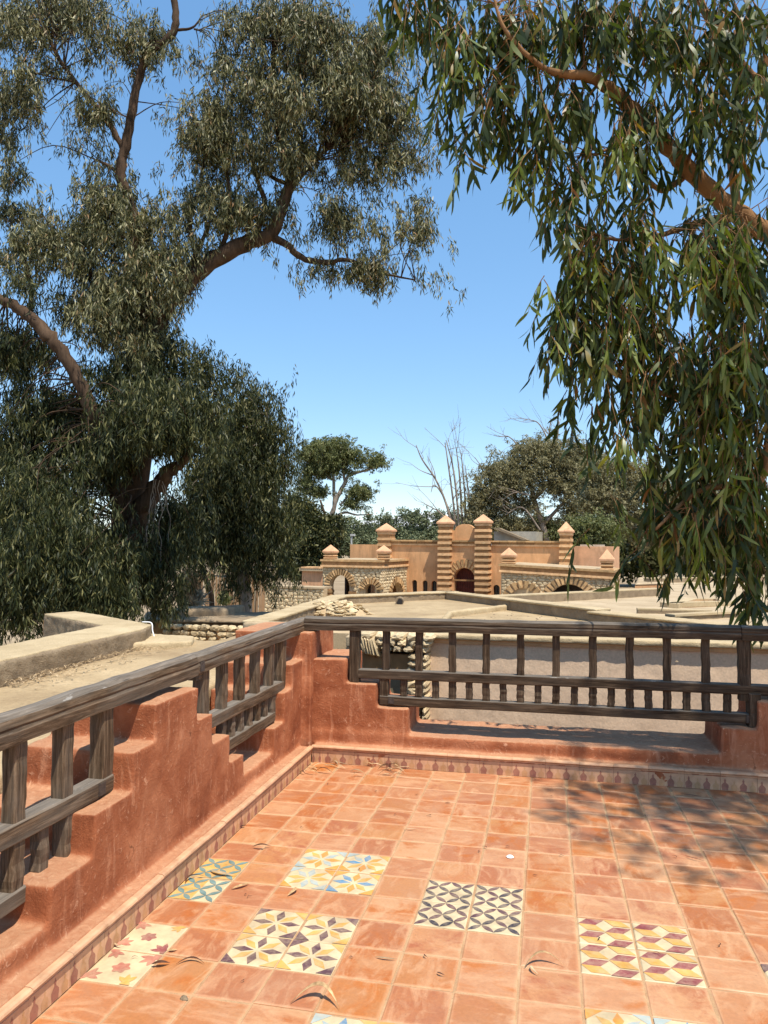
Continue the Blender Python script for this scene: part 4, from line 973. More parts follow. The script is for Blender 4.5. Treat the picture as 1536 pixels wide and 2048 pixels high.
wing_top(rwg, b0, b1, 0, TW, zl_, slp)
turret(rwg, 1003, 1028, 1095, 1113, TW-.2, zl_+.42); turret(rwg, 1200, 1226, 1098, 1122, TW-.2, zr_+.40)
# low stone wall left of the wing, and the small tiled wall behind it
lsw = Gh('stone_wall', 'low rubble wall with flat coping running left from the gatehouse', 'stone wall')
c0_, c1_ = gp(527, 1180, 7.5)[0], gp(646, 1180, 7.5)[0]; zc_ = zp(600, 1177, 7.5)
b = MB(); gbox(b, c0_, c1_, 6.9, 7.4, ZB, zc_); fw = lsw.ob('core', b, 'mortar'); rubble(lsw, fw, c0_, c1_, -3.0, zc_-.02, 7.42, [], (.24,.46), (.14,.22))
b = MB(); gbox(b, c0_-.05, c1_, 6.2, 7.5, zc_, zc_+.1); lsw.ob('coping', b, 'roofpale')
tw = Gh('tiled_wall', 'small ochre wall with a pale tiled coping beside the gatehouse', 'wall')
d0_, d1_ = gp(604, 1150, 2)[0], gp(648, 1150, 2)[0]
b = MB(); gbox(b, d0_, d1_, 1.2, 2, ZB, zp(620, 1142, 2)); tw.ob('wall', b, 'cap'); b = MB(); gbox(b, d0_-.12, d1_+.02, 1.0, 2.2, zp(620, 1142, 2), zp(620, 1136, 2)); tc = tw.ob('coping', b, 'roofpale')
for k in range(11):
    o = link('roof_tile', course('brickl'), tc); o.location = (d0_+(k+.5)*(d1_-d0_)/11, -1.6, zp(620, 1136, 2)+Z0-.02); o.scale = ((d1_-d0_)/11*.7, 1.25, .09)
# concrete shed and lamp post
sh = Gh('concrete_shed', 'grey concrete shed with a sloping roof behind the gate pillars', 'shed')
e0, e1, e2 = gp(988, 1075, -9)[0], gp(1040, 1075, -9)[0], gp(1072, 1075, -9)[0]
b = MB(); gbox(b, e0, e2, -12, -9, ZB, zp(1050, 1063, -9)); sh.ob('body', b, 'concrete')
b = MB(); za_, zb_ = zp(1000, 1056, -8.5), zp(1052, 1080, -8.5); b.add([(e0, 8.4, za_+Z0), (e0+.5, 8.4, za_+Z0), (gp(1056, 1080, -8.5)[0], 8.4, zb_+Z0), (gp(1046, 1080, -8.5)[0], 8.4, zb_+Z0), (e0, 9.2, za_+Z0), (e0+.5, 9.2, za_+Z0), (gp(1056, 1080, -8.5)[0], 9.2, zb_+Z0), (gp(1046, 1080, -8.5)[0], 9.2, zb_+Z0)],
    [(0,1,2,3),(7,6,5,4),(0,4,5,1),(1,5,6,2),(2,6,7,3),(3,7,4,0)]); sh.ob('sloping_roof', b, 'mud')
lp = Gh('lamp_post', 'slim pale lamp post left of the gatehouse', 'lamp post')
s_l = gp(703, 1090, -5)[0]; b = MB(); gbox(b, s_l-.05, s_l+.05, -5.05, -4.95, ZB, zp(703, 1072, -5)); lp.ob('pole', b, 'metal'); b = MB(); gbox(b, s_l-.08, s_l+.25, -5.1, -4.9, zp(703, 1072, -5), zp(703, 1068, -5)); lp.ob('lamp_head', b, 'metal')

# ---- reed fence under the trees
rf = empty('reed_fence', 'brown reed fence behind the tree trunks on the left', 'fence', (0, 0, GROUND))
f0 = at(388, 1180, 33); f1_ = at(528, 1180, 33); dv = np.array([f1_[0]-f0[0], f1_[1]-f0[1]]); n_ = 46
rf.location = (f0[0], f0[1], GROUND)
pm = []
for k in range(4):
    b = MB(); r = random.Random(k); b.box((-.5,-.03,0), (.5,.03,1)); b.v = [(x*(1 if z < .5 else .9), y, z) for x, y, z in b.v]; me = b.mesh('reed_panel'); me.materials.append(M['reed']); pm.append(me)
zt_ = at(450, 1150, 33)[2]-GROUND
for k in range(n_):
    o = link('reed_panel', random.choice(pm), rf); q = dv*(k+.5)/n_; o.location = (q[0], q[1]+random.uniform(-.08,.08), 0); o.rotation_euler = (random.uniform(-.03,.03), random.uniform(-.02,.02), math.atan2(dv[1], dv[0])); o.scale = (np.linalg.norm(dv)/n_*1.2, 1, zt_*random.uniform(.92,1.06))
# ---- pale hill on the horizon
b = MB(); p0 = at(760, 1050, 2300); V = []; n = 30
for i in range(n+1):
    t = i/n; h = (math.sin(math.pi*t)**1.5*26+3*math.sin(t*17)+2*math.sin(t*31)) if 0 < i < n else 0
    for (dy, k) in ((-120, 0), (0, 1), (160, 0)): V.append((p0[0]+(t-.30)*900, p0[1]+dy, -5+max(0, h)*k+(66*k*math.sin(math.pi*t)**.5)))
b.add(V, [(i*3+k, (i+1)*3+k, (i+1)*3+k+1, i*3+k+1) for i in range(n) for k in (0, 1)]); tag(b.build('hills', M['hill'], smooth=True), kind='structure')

# ================================================================== TREES
def clump_pts(cl, dist, n, shells=.55):
    """cl: list of (px, py, rx, ry[, distance offset]) -> n spray centres spread through those ellipsoids, in the world"""
    cl = [tuple(c)+(0,)*(5-len(c)) for c in cl]; A = np.array([c[2]*c[3] for c in cl], float); A /= A.sum()
    idx = rng.choice(len(cl), n, p=A); out = []
    for i in idx:
        px, py, rx, ry, dd = cl[i]
        while True:
            v = rng.uniform(-1, 1, 3)
            r2 = (v**2).sum()
            if r2 < 1 and (r2 > shells*rng.random()): break
        d = dist+dd+v[2]*(rx+ry)/2/F_PX*dist*1.1
        out.append(at(px+v[0]*rx, py+v[1]*ry, d))
    return np.array(out)
def boughs(cl, dist, nb, per, rad=(.40,.40,.26), shells=.35):
    k = .72*rad[0]*F_PX/dist
    cl = [(c[0], c[1]-k*.35, max(c[2]*.3, c[2]-k), max(c[3]*.25, c[3]-k*1.3))+tuple(c[4:]) for c in cl]
    B = clump_pts(cl, dist, nb, shells); q = rng.normal(size=(nb*per, 3))*np.array(rad)
    sz = np.repeat(rng.uniform(.45, 1.3, (nb, 1)), per, 0); return np.repeat(B, per, 0)+q*sz
def norm(a): return a/(np.linalg.norm(a, axis=1, keepdims=True)+1e-9)
def leaves_mesh(name, C, mat, parent, per=12, spread=(.28,.28,.34), ln=(.10,.16), wd=.022, droop=.75, fold=.3, up=0.0):
    """many small folded leaf blades hanging in sprays about the centres C"""
    n = len(C)*per; c = np.repeat(C, per, 0)
    dirs = rng.normal(size=(len(C), 3)); dirs[:, 2] = -abs(dirs[:, 2])*.6; dirs = norm(dirs); D = np.repeat(dirs, per, 0)
    t = rng.uniform(-1, 1, (n, 1))
    p = c+D*t*np.array(spread)*1.0+rng.normal(size=(n, 3))*np.array(spread)*.42
    d = rng.normal(size=(n, 3))*(1-droop*.6)+np.array([0, 0, -droop*1.3+up])+D*.3; d = norm(d)
    L = rng.uniform(ln[0], ln[1], (n, 1)); w_ = wd*rng.uniform(.7, 1.3, (n, 1))
    s = norm(np.cross(d, rng.normal(size=(n, 3)))); nn = np.cross(s, d); bend = rng.uniform(-.25, .25, (n, 1))*L
    v = np.empty((n, 4, 3)); v[:, 0] = p; v[:, 1] = p+d*L*.42+s*w_*.5+nn*fold*w_+nn*bend*.5; v[:, 2] = p+d*L+nn*bend; v[:, 3] = p+d*L*.42-s*w_*.5+nn*fold*w_+nn*bend*.5
    me = bpy.data.meshes.new(name); me.vertices.add(n*4); me.vertices.foreach_set('co', v.reshape(-1))
    me.loops.add(n*4); me.loops.foreach_set('vertex_index', np.arange(n*4, dtype=np.int32)); me.polygons.add(n)
    me.polygons.foreach_set('loop_start', np.arange(n, dtype=np.int32)*4); me.update(calc_edges=True); me.validate()
    b = parent.matrix_basis.translation; me.transform(Matrix.Translation(-b))
    o = link(name, me, parent, mat); return tag(o, kind='stuff')
def limb(name, parent, P, mat, dist, seg=9, wob=.02):
    """P: (px, py, radius in px[, distance offset])"""
    P = [tuple(p)+(0,)*(4-len(p)) for p in P]
    W = spline([at(p[0], p[1], dist+p[3]) for p in P], 5); R = np.interp(np.linspace(0, len(P)-1, len(W)), range(len(P)), [p[2]*(dist+p[3])/F_PX for p in P])
    W = W+rng.normal(size=W.shape)*R[:, None]*wob*4
    V, Fc = tube(W, R, seg, .22); b = MB(); b.add(V, Fc); o = b.build(name, mat, parent, True)
    o.data.transform(Matrix.Translation(-parent.matrix_basis.translation)); return W, R
def twigs(name, parent, starts, C, k, mat, r0=.03, droop=.12, seg=5):
    """thin curving branchlets that run from the limbs (points starts) out to k of the spray centres"""
    b = MB(); idx = rng.choice(len(C), min(k, len(C)), replace=False); S_ = np.array(starts)
    for i in idx:
        e = C[i]; dd = np.linalg.norm(S_-e, axis=1); s = S_[rng.choice(np.argsort(dd)[:4])]; Ln = np.linalg.norm(e-s)
        if Ln > 4.5: continue
        m1 = s+(e-s)*.5+np.array([0, 0, Ln*.12])+rng.normal(size=3)*Ln*.08
        w_ = spline([s, m1, e+np.array([0, 0, -droop*Ln*.3])], 4); V, Fc = tube(w_, np.linspace(r0*(.5+.15*Ln), r0*.22, len(w_)), seg, .1, False); b.add(V, Fc)
    o = b.build(name, mat, parent, True); o.data.transform(Matrix.Translation(-parent.matrix_basis.translation)); return o
def tree(name, label, dist, base, group=None):
    p = at(base[0], base[1], dist); return empty(name, label, 'tree', (p[0], p[1], GROUND), 0, group)

# ---- the big eucalyptus on the left
D1 = 18.0
t1 = tree('eucalyptus_tree', 'huge spreading eucalyptus on the left with a forked brown trunk', D1, (235, 1150))
g1 = (at(222, 1200, D1)[2]-GROUND)*F_PX/D1
pts = []
def L1(nm, P, **k):
    P = [(p[0], p[1], p[2]*(.92 if nm == 'trunk' else .78))+tuple(p[3:]) for p in P]
    W, R = limb(nm, t1, P, M['bark'], D1, **k); pts.extend(W[::2]); return W
L1('trunk', [(212, 1200+g1, 40), (222, 1200, 34), (243, 1095, 31), (262, 1000, 29), (285, 880, 26), (300, 760, 23), (313, 660, 21), (336, 610, 20), (375, 565, 19), (430, 518, 18), (490, 490, 17), (540, 468, 15), (562, 420, 13), (580, 360, 12), (570, 310, 10), (560, 270, 9), (552, 200, 7), (545, 120, 5), (560, 40, 3)])
L1('branch', [(536, 470, 11), (575, 490, 9), (602, 515, 8), (650, 525, 7), (695, 520, 5), (760, 545, 3.5), (830, 560, 2)])
L1('branch', [(302, 770, 18), (290, 650, 17), (276, 520, 15), (262, 420, 14), (242, 345, 13), (252, 290, 12), (268, 200, 11), (296, 110, 9), (340, 75, 10), (352, 35, 9), (340, -40, 8)], wob=.03)
L1('branch', [(247, 300, 8), (215, 240, 7), (172, 190, 6), (120, 120, 5), (80, 40, 3)])
L1('branch', [(248, 1040, 22, -.2), (218, 910, 19, -.6), (192, 842, 18, -1.0), (165, 775, 17, -1.1), (122, 700, 16, -1.1), (88, 662, 17, -1.1), (45, 622, 14, -1.0), (0, 598, 12, -.9), (-70, 560, 10, -.8), (-150, 470, 8, -.6)], wob=.035)
L1('branch', [(240, 1095, 24, -.2), (288, 1012, 24, -.3), (325, 960, 22, -.4), (352, 935, 15, -.5), (384, 905, 9, -.6)], wob=.05)
for P in ([(440, 512, 7), (456, 450, 6), (458, 385, 5), (452, 320, 4)], [(400, 540, 6), (378, 450, 6), (400, 380, 5), (410, 300, 3)], [(500, 488, 7), (530, 420, 8), (515, 360, 5), (490, 280, 3)],
          [(566, 400, 8), (604, 350, 6), (650, 300, 5), (720, 230, 3)], [(580, 370, 6), (540, 350, 5), (500, 300, 3)], [(345, 600, 7), (410, 470, 5), (430, 400, 3)], [(300, 620, 7), (200, 560, 6), (120, 500, 4)], [(60, 632, 7), (60, 560, 6), (30, 480, 4)], [(240, 350, 6), (215, 330, 4), (190, 320, 3)], [(352, 60, 4), (385, 55, 3), (404, 32, 1.5)], [(388, 58, 2.5), (398, 60, 2), (408, 55, 1)]):
    L1('branch', P, seg=7)
c1l = [(35,40,80,90),(50,160,60,95),(25,290,45,85),(20,360,30,50),(150,40,90,60),(230,95,80,60),(130,150,40,40),(290,100,60,60),(350,110,40,40),(190,235,45,65),(190,320,45,70),(205,395,70,45),(290,190,30,45),(340,240,20,30),
       (400,300,70,100),(430,270,60,80),(490,50,60,60),(580,70,110,85),(680,100,110,75),(480,170,85,95),(600,200,130,110),(720,210,90,110),(785,210,45,80),(540,310,100,80),(655,320,100,75),(755,320,80,75),(815,320,40,45),
       (700,445,105,50),(800,470,70,55),(850,545,45,45),(875,560,28,32),(880,470,22,30),(840,590,40,30),(820,420,50,40),(795,270,50,60),(760,100,50,60),(835,250,30,40),(640,545,45,50),(745,540,70,45),(500,555,32,55),(505,625,16,38),(600,470,45,40),(480,440,75,60),(430,390,70,75),(560,430,40,40),
       (230,430,90,70),(330,440,80,70),(190,510,115,90),(310,550,95,100),(400,505,50,40),(100,470,100,65),(40,440,55,55),(60,535,90,70),(200,630,120,80),(260,700,90,80),(270,620,80,80),(560,560,30,30),(690,560,25,40),(860,290,30,40)]
c1d = [(30,570,45,35,-1.1),(45,648,35,30,-1.5),(112,725,22,36,-1.6),(150,800,22,30,-1.5),(40,720,80,70),(60,850,110,90),(30,950,90,90),(150,860,80,90),(280,790,120,90),(370,740,90,50),(420,760,60,50),(340,700,70,40)]
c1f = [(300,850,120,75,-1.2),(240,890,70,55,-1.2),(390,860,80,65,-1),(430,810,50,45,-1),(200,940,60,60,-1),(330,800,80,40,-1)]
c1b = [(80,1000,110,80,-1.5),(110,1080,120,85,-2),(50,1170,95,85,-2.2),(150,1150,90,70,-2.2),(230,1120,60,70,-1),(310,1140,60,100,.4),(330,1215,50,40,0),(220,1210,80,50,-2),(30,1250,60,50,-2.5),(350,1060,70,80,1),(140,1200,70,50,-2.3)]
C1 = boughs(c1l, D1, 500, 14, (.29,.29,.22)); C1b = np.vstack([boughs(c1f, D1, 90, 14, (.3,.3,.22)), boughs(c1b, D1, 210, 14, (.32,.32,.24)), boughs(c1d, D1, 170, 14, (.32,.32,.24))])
leaves_mesh('crown', C1, M['euc'], t1, 22, (.09,.09,.24), (.12,.20), .028, .85); leaves_mesh('lower_crown', C1b, M['eucd'], t1, 22, (.09,.09,.26), (.12,.20), .028, .9)  # lower crown takes the darker leaf colour to paint in its shade
twigs('branchlets', t1, pts, np.vstack([C1, C1b]), 900, M['bark'], .022)
# hanging dead twigs under the stump
b = MB()
for k in range(9):
    s = at(rng.uniform(300, 325), rng.uniform(930, 1000), D1-.6); w_ = [s]; q = s.copy()
    for j in range(7): q = q+np.array([rng.normal()*.05, rng.normal()*.05, -.22*rng.uniform(.7,1.2)]); w_.append(q.copy())
    V, Fc = tube(w_, np.linspace(.013, .004, 8), 4, .1, False); b.add(V, Fc)
o = b.build('dead_twigs', M['bark3'], t1); o.data.transform(Matrix.Translation(-t1.matrix_basis.translation))

# ---- bushy dark tree behind it
D3 = 24.0
t3 = tree('eucalyptus_tree', 'dense dark weeping tree just right of the huge forked eucalyptus', D3, (492, 1210))
g3 = (at(492, 1205, D3)[2]-GROUND)*F_PX/D3; pts = []
for nm, P in (('trunk', [(494, 1205+g3, 13), (493, 1205, 12), (486, 1160, 11), (490, 1090, 10), (505, 1000, 9), (525, 900, 6), (535, 810, 3)]), ('branch', [(490, 1090, 8), (460, 1030, 6), (450, 960, 4)]), ('branch', [(500, 1020, 7), (550, 980, 5), (575, 930, 3)])):
    W, R = limb(nm, t3, P, M['bark3'], D3, 7); pts.extend(W)
c3 = [(498,815,49,55),(523,880,56,70),(458,890,69,80),(478,980,89,90),(523,1050,59,90),(418,980,54,100),(548,960,32,80),(448,1090,59,70),(523,1130,36,70),(403,1060,54,80),(553,1080,24,70),(378,1120,34,50),(478,1160,34,30)]
C3 = boughs(c3, D3, 330, 12, (.45,.45,.4)); leaves_mesh('crown', C3, M['eucd'], t3, 20, (.12,.12,.32), (.14,.22), .034, .9); twigs('branchlets', t3, pts, C3, 200, M['bark3'], .02)
# slim saplings in front of the reed fence
for k, (P, lab) in enumerate((([(424, 1212, 6), (420, 1180, 6), (408, 1150, 5), (398, 1120, 4), (385, 1080, 3)], 'slim leaning sapling standing in front of the reed fence'), ([(392, 1212, 3.5), (391, 1170, 3.5), (388, 1120, 3), (384, 1060, 2)], 'thin upright sapling at the left end of the reed fence'))):
    t = tree('young_tree', lab, 27, P[0][:2]); P = [(P[0][0], P[0][1]+75, P[0][2]*1.1)]+P; W, R = limb('trunk', t, P, M['bark'], 27, 6)
    C = clump_pts([(P[-1][0]-5, P[-1][1]-10, 40, 45)], 27, 160); leaves_mesh('crown', C, M['eucd'], t, 12, (.3,.3,.4), (.12,.2), .028)
# pale dry palm-like bush and grey agave by the fence
t = tree('dry_bush', 'straw coloured dry bush at the left end of the reed fence', 25, (375, 1165)); t['category'] = 'bush'
C = clump_pts([(375, 1165, 16, 30)], 25, 60); leaves_mesh('foliage', C, M['drypale'], t, 14, (.2,.2,.3), (.25,.5), .03)
t = tree('agave', 'blue grey agave in front of the reed fence', 25, (390, 1198)); t['category'] = 'plant'
C = clump_pts([(388, 1200, 18, 12)], 25, 30); leaves_mesh('foliage', C, M['palebl'], t, 8, (.1,.1,.1), (.3,.5), .06, 0.0, .2, .6)
t = tree('green_bush', 'small light green bush in front of the reed fence', 28, (446, 1195)); t['category'] = 'bush'
C = clump_pts([(447, 1196, 10, 12)], 28, 40); leaves_mesh('foliage', C, M['mid'], t, 12, (.12,.12,.12), (.08,.14), .05)

# ---- the small eucalyptus left of the gatehouse
D5 = 62.0
t5 = tree('eucalyptus_tree', 'slender open crowned eucalyptus left of the gatehouse against the sky', D5, (640, 1130)); pts = []
for nm, P in (('trunk', [(632, 1130, 6), (645, 1080, 6), (662, 1040, 5.5), (672, 1000, 5), (690, 965, 4), (700, 950, 3), (740, 938, 2), (765, 925, 1.2)]), ('branch', [(668, 1020, 4), (668, 980, 3.5), (665, 940, 3), (655, 900, 2)]), ('branch', [(668, 1035, 3), (690, 1025, 2.5), (715, 1030, 1.5), (745, 1028, .8)]), ('branch', [(690, 965, 3), (685, 930, 2.5), (690, 890, 1.5)]), ('branch', [(664, 960, 2.5), (630, 930, 2), (610, 915, 1)]), ('branch', [(680, 1010, 2.5), (700, 990, 2), (720, 985, 1)])):
    W, R = limb(nm, t5, P, M['bark3'], D5, 6); pts.extend(W)
c5 = [(630,910,32,26),(665,895,32,18),(690,885,24,12),(740,920,30,15),(755,930,18,12),(715,925,28,12),(620,945,24,22),(650,940,34,22),(690,945,24,14),(720,985,24,24),(705,1010,22,16),(735,1000,14,10),(612,975,20,30),(640,985,18,20),(660,920,40,24),(645,900,30,20),(700,910,26,16)]
C5 = boughs(c5, D5, 300, 9, (.46,.46,.28), .3); leaves_mesh('crown', C5, M['mid'], t5, 16, (.20,.20,.16), (.16,.28), .075, .5); twigs('branchlets', t5, pts, C5, 160, M['bark3'], .035)
t = tree('dark_tree', 'dark green bushy tree under the slender eucalyptus beside the gatehouse', 58, (625, 1120))
limb('trunk', t, [(655, 1150, 5), (662, 1100, 5), (655, 1050, 4), (640, 1000, 2)], M['bark'], 58, 6)
C = clump_pts([(612,1030,30,30),(640,1070,38,44),(605,1080,36,56),(668,1060,18,34),(600,1120,45,40),(585,1030,24,44),(640,1110,36,30)], 58, 2600); leaves_mesh('crown', C, M['eucd'], t, 11, (.45,.45,.4), (.22,.36), .12, .4)
# ---- far wood
C = []
wood = [(690,1085,30,30),(740,1088,60,26),(820,1088,70,26),(885,1080,40,30),(640,1090,60,34),(930,1075,40,36),(700,1045,14,14),(772,1046,16,16),(835,1046,20,16),(560,1080,80,40)]
wl = tag(bpy.data.objects.new('x', None), None); bpy.data.objects.remove(wl)
wd_ = empty('far_wood', None, None, (0, 150, GROUND))
rw = random.Random(9)
for k in range(46):
    x = 640+k*6.8+rw.uniform(-4, 4); hgt = rw.uniform(6, 26); wood += [(x, 1046-hgt*.3+6*math.sin(x*.021), rw.uniform(5, 9), hgt), (x, 1066, 13, 16)]
C = boughs(wood, 150, 1500, 6, (.7,.7,.6), .2)
o = leaves_mesh('far_wood', C, M['far'], wd_, 11, (.40,.40,.40), (.3,.55), .24, .2); o.data.transform(Matrix.Translation(wd_.location)); o.parent = None; bpy.data.objects.remove(wd_); o.name = 'far_wood'
tag(o, 'distant dark green wood along the horizon behind the gatehouse', 'wood', kind='stuff')
# wooded horizon further to both sides, seen through gaps
def belt(label, items, dist, n, mat='far'):
    e = empty('tmp', None, None, (0, dist, GROUND)); C = clump_pts(items, dist, n, .2); o = leaves_mesh('far_wood', C, M[mat], e, 8, (1.0,1.0,.8), (.5,.9), .45, .2)
    o.data.transform(Matrix.Translation(e.location)); o.parent = None; bpy.data.objects.remove(e); return tag(o, label, 'wood', kind='stuff')
belt('far line of trees seen under the big left eucalyptus', [(x, 1085+8*math.sin(x), 60, 40) for x in range(-300, 560, 70)], 110, 2200, 'far')
belt('far line of trees behind the pale roofs on the right', [(x, 1100+8*math.sin(x), 70, 52) for x in range(1130, 2000, 80)], 95, 2600, 'eucd')
# ---- dead trees and the big loose trees right of the gate
D6 = 70.0
t6 = tree('dead_tree', 'bare dead tree of thin upright stems behind the gate pillars', D6, (915, 1040))
def branchy(P, depth, b):
    W = spline([at(p[0], p[1], D6+p[3]) for p in P], 5); R = np.interp(np.linspace(0, len(P)-1, len(W)), range(len(P)), [p[2]*.8*D6/F_PX for p in P])
    V, Fc = tube(W, R, 5, .1, False); b.add(V, Fc)
    if depth:
        for k in range(4 if depth > 1 else 5):
            i = rng.integers(len(W)//3, len(W)-1); s = W[i]; d = W[min(i+2, len(W)-1)]-W[max(i-2, 0)]; d = d/np.linalg.norm(d)
            d = d*.9+rng.normal(size=3)*.42; d[2] = abs(d[2]); L_ = rng.uniform(.8, 2.4)*(1 if depth > 1 else .6); q = [s, s+d*L_*.5+rng.normal(size=3)*.08, s+d*L_+np.array([0,0,.15])+rng.normal(size=3)*.15]
            w2 = spline(q, 4); V, Fc = tube(w2, np.linspace(R[i]*.6, .012, len(w2)), 4, .1, False); b.add(V, Fc)
            for j in range(2):
                s2 = w2[rng.integers(3, len(w2))]; d2 = d+rng.normal(size=3)*.5; V, Fc = tube([s2, s2+d2*.4, s2+d2*.8+np.array([0,0,.1])], [.016,.012,.007], 3, 0, False); b.add(V, Fc)
b = MB()
for P in ([(905,1060,3.4,0),(893,1010,3,0),(872,960,2.4,0),(845,920,1.8,0),(832,890,1,0)], [(912,1060,3.2,.3),(906,1000,2.6,.3),(898,940,2,.3),(890,885,1.2,.3)], [(918,1060,3.4,-.3),(914,1000,2.8,-.3),(905,930,2,-.3),(892,880,1,-.3)], [(925,1060,3.2,.2),(922,1000,2.6,.2),(918,940,2,.2),(912,895,1,.2)], [(930,1060,3,.5),(930,1000,2.4,.5),(926,945,1.8,.5),(922,905,1,.5)], [(938,1060,3,0),(938,1010,2.2,0),(934,960,1.6,0),(930,930,.8,0)], [(900,1050,2.4,-.4),(880,1025,1.8,-.4),(866,1018,1.2,-.4),(858,1030,.7,-.4)], [(910,1050,2.6,.6),(885,990,2,.6),(868,970,1.4,.6),(862,985,.7,.6)]): branchy(P, 2, b)
o = b.build('stems', M['bark3'], t6, True); o.data.transform(Matrix.Translation(-t6.matrix_basis.translation))
t7 = tree('eucalyptus_tree', 'broad grey green eucalyptus with bare twigs on top, right of the gate pillars', D6, (1075, 1080)); pts = []
for nm, P in (('trunk', [(1100, 1100, 6), (1085, 1050, 6), (1068, 1000, 5), (1060, 950, 4), (1050, 900, 3)]), ('branch', [(1068, 1000, 4), (1100, 960, 3.5), (1112, 900, 2.5), (1110, 860, 1.5)]), ('branch', [(1075, 1020, 4), (1040, 1000, 3), (1010, 980, 2), (985, 940, 1.2)]), ('branch', [(1085, 1050, 4), (1130, 1000, 3), (1150, 960, 2)])):
    W, R = limb(nm, t7, P, M['bark3'], D6, 6); pts.extend(W)
c7 = [(985,940,24,30),(1000,985,36,36),(1030,930,34,30),(1060,900,40,28),(1100,905,36,34),(1130,930,36,34),(1050,960,44,34),(1110,965,40,30),(965,995,22,30),(1010,1025,34,22),(1150,895,24,28),(1160,960,30,36),(990,905,12,14),(950,1020,26,36),(1030,1055,50,30),(975,1050,36,34),(1010,960,40,40),(1080,925,44,40),(1130,980,44,44),(1180,930,40,50),(1200,990,40,50),(1060,1010,30,30),(960,960,22,30),(1150,1030,40,40)]
C7 = boughs(c7, D6, 640, 9, (.6,.6,.42), .25); leaves_mesh('crown', C7, M['olivel'], t7, 15, (.24,.24,.22), (.18,.32), .085, .5); twigs('branchlets', t7, pts, C7, 160, M['bark3'], .03)
b = MB()
for P in ([(1060,930,2.6,0),(1035,890,1.8,0),(1015,872,1.2,0),(1008,880,.7,0)], [(1105,900,2.4,0),(1080,850,1.6,0),(1060,840,1,0),(1045,842,.6,0)], [(1100,930,2.4,.4),(1098,870,1.8,.4),(1102,840,1,.4)], [(1110,900,2,0),(1118,850,1.4,0),(1112,832,.8,0)], [(1060,990,2.2,-1.5),(1030,985,1.6,-1.5),(1005,1000,1,-1.5)], [(1080,1060,2.4,-1.5),(1045,1015,1.8,-1.5),(1010,1030,1.2,-1.5)], [(975,990,2,0),(965,940,1.4,0),(950,915,.8,0)]): branchy(P, 2, b)
o = b.build('bare_branches', M['bark3'], t7, True); o.data.transform(Matrix.Translation(-t7.matrix_basis.translation))
for lab, dist, base, cl, n, mt in (
    ('olive green tree behind the right gate turret, half hidden by hanging leaves', 64, (1200, 1100), [(1190,940,36,40),(1215,990,44,40),(1240,950,40,40),(1180,1000,40,40),(1260,1010,46,50),(1300,960,50,50),(1230,1050,46,36),(1290,1060,50,44),(1340,1010,50,60),(1400,1000,60,60),(1370,1080,60,50),(1450,1050,60,70)], 4200, 'olivel'),
    ('light green bush beside the right gate turret', 58, (1185, 1090), [(1175,1055,34,28),(1150,1075,26,24),(1205,1065,30,28),(1190,1085,34,20)], 900, 'mid'),
    ('dark clump of shrubs behind the concrete shed', 76, (1040, 1075), [(1030,1060,40,24),(1075,1055,36,30),(990,1062,30,20),(1110,1065,30,24)], 1100, 'eucd')):
    t = tree('tree' if 'tree' in lab else 'shrub', lab, dist, base); P = [(base[0], base[1]+30, 5), (base[0]+4, base[1]-30, 4), (base[0]+10, base[1]-90, 2.5)] if 'tree' in lab else [(base[0], base[1]+30, 3), (base[0]+2, base[1]-10, 2)]
    if 'tree' not in lab: t['category'] = 'bush'
    W, R = limb('trunk', t, P, M['bark3'], dist, 6); C = boughs(cl, dist, n//8, 9, (.55,.55,.36), .25); leaves_mesh('crown', C, M[mt], t, 14, (.24,.24,.22), (.18,.32), .09, .45)
    if 'tree' in lab: twigs('branchlets', t, W, C, 120, M['bark3'], .035)

# ---- the near eucalyptus whose branches hang in on the right
D10 = 5.35
p10 = np.array([6.4, 4.6, GROUND])
t10 = empty('eucalyptus_tree', 'near weeping eucalyptus whose long leaves hang over the right side of the terrace', 'tree', tuple(p10))
pts = []
def L10(nm, W, R, seg=9):
    W = spline(W, 6); R = np.interp(np.linspace(0, len(R)-1, len(W)), range(len(R)), R); W = W+rng.normal(size=W.shape)*R[:, None]*.10
    V, Fc = tube(W, R, seg, .15); b = MB(); b.add(V, Fc); o = b.build(nm, M['bark2'], t10, True); o.data.transform(Matrix.Translation(-t10.matrix_basis.translation)); pts.extend(W); return W
L10('trunk', [p10, p10+[-.1,.1,2.5], p10+[-.3,0,5], p10+[-.2,.2,7.5], p10+[-.5,.1,10]], [.30,.26,.22,.18,.12], 12)
tk = p10+np.array([-.28,.02,5.2])
L10('branch', [tk, at(1700, 560, 5.65), at(1540, 470, 5.35), at(1440, 400, 5.25), at(1370, 330, 5.15), at(1300, 255, 5.05), at(1235, 190, 4.95), at(1180, 155, 4.85), at(1090, 138, 4.75), at(1010, 60, 4.75), at(985, -20, 4.75)], [.095,.08,.068,.060,.055,.050,.044,.034,.018,.012,.007])
L10('branch', [p10+np.array([-.25,.1,6.6]), at(1680, 300, 5.65), at(1540, 190, 5.55), at(1490, 145, 5.45), at(1440, 80, 5.35), at(1380, -40, 5.25)], [.09,.07,.05,.04,.03,.02])
L10('branch', [at(1480, 430, 5.25), at(1400, 445, 5.15), at(1330, 468, 5.05), at(1250, 480, 4.95), at(1190, 470, 4.85)], [.03,.022,.018,.013,.008], 6)
L10('branch', [at(1380, 340, 5.25), at(1320, 380, 5.15), at(1240, 300, 5.05), at(1190, 310, 4.95)], [.026,.018,.012,.008], 6)
L10('branch', [at(1475, 430, 5.55), at(1462, 300, 5.55), at(1478, 180, 5.55), at(1470, 60, 5.55)], [.035,.028,.02,.012], 6)
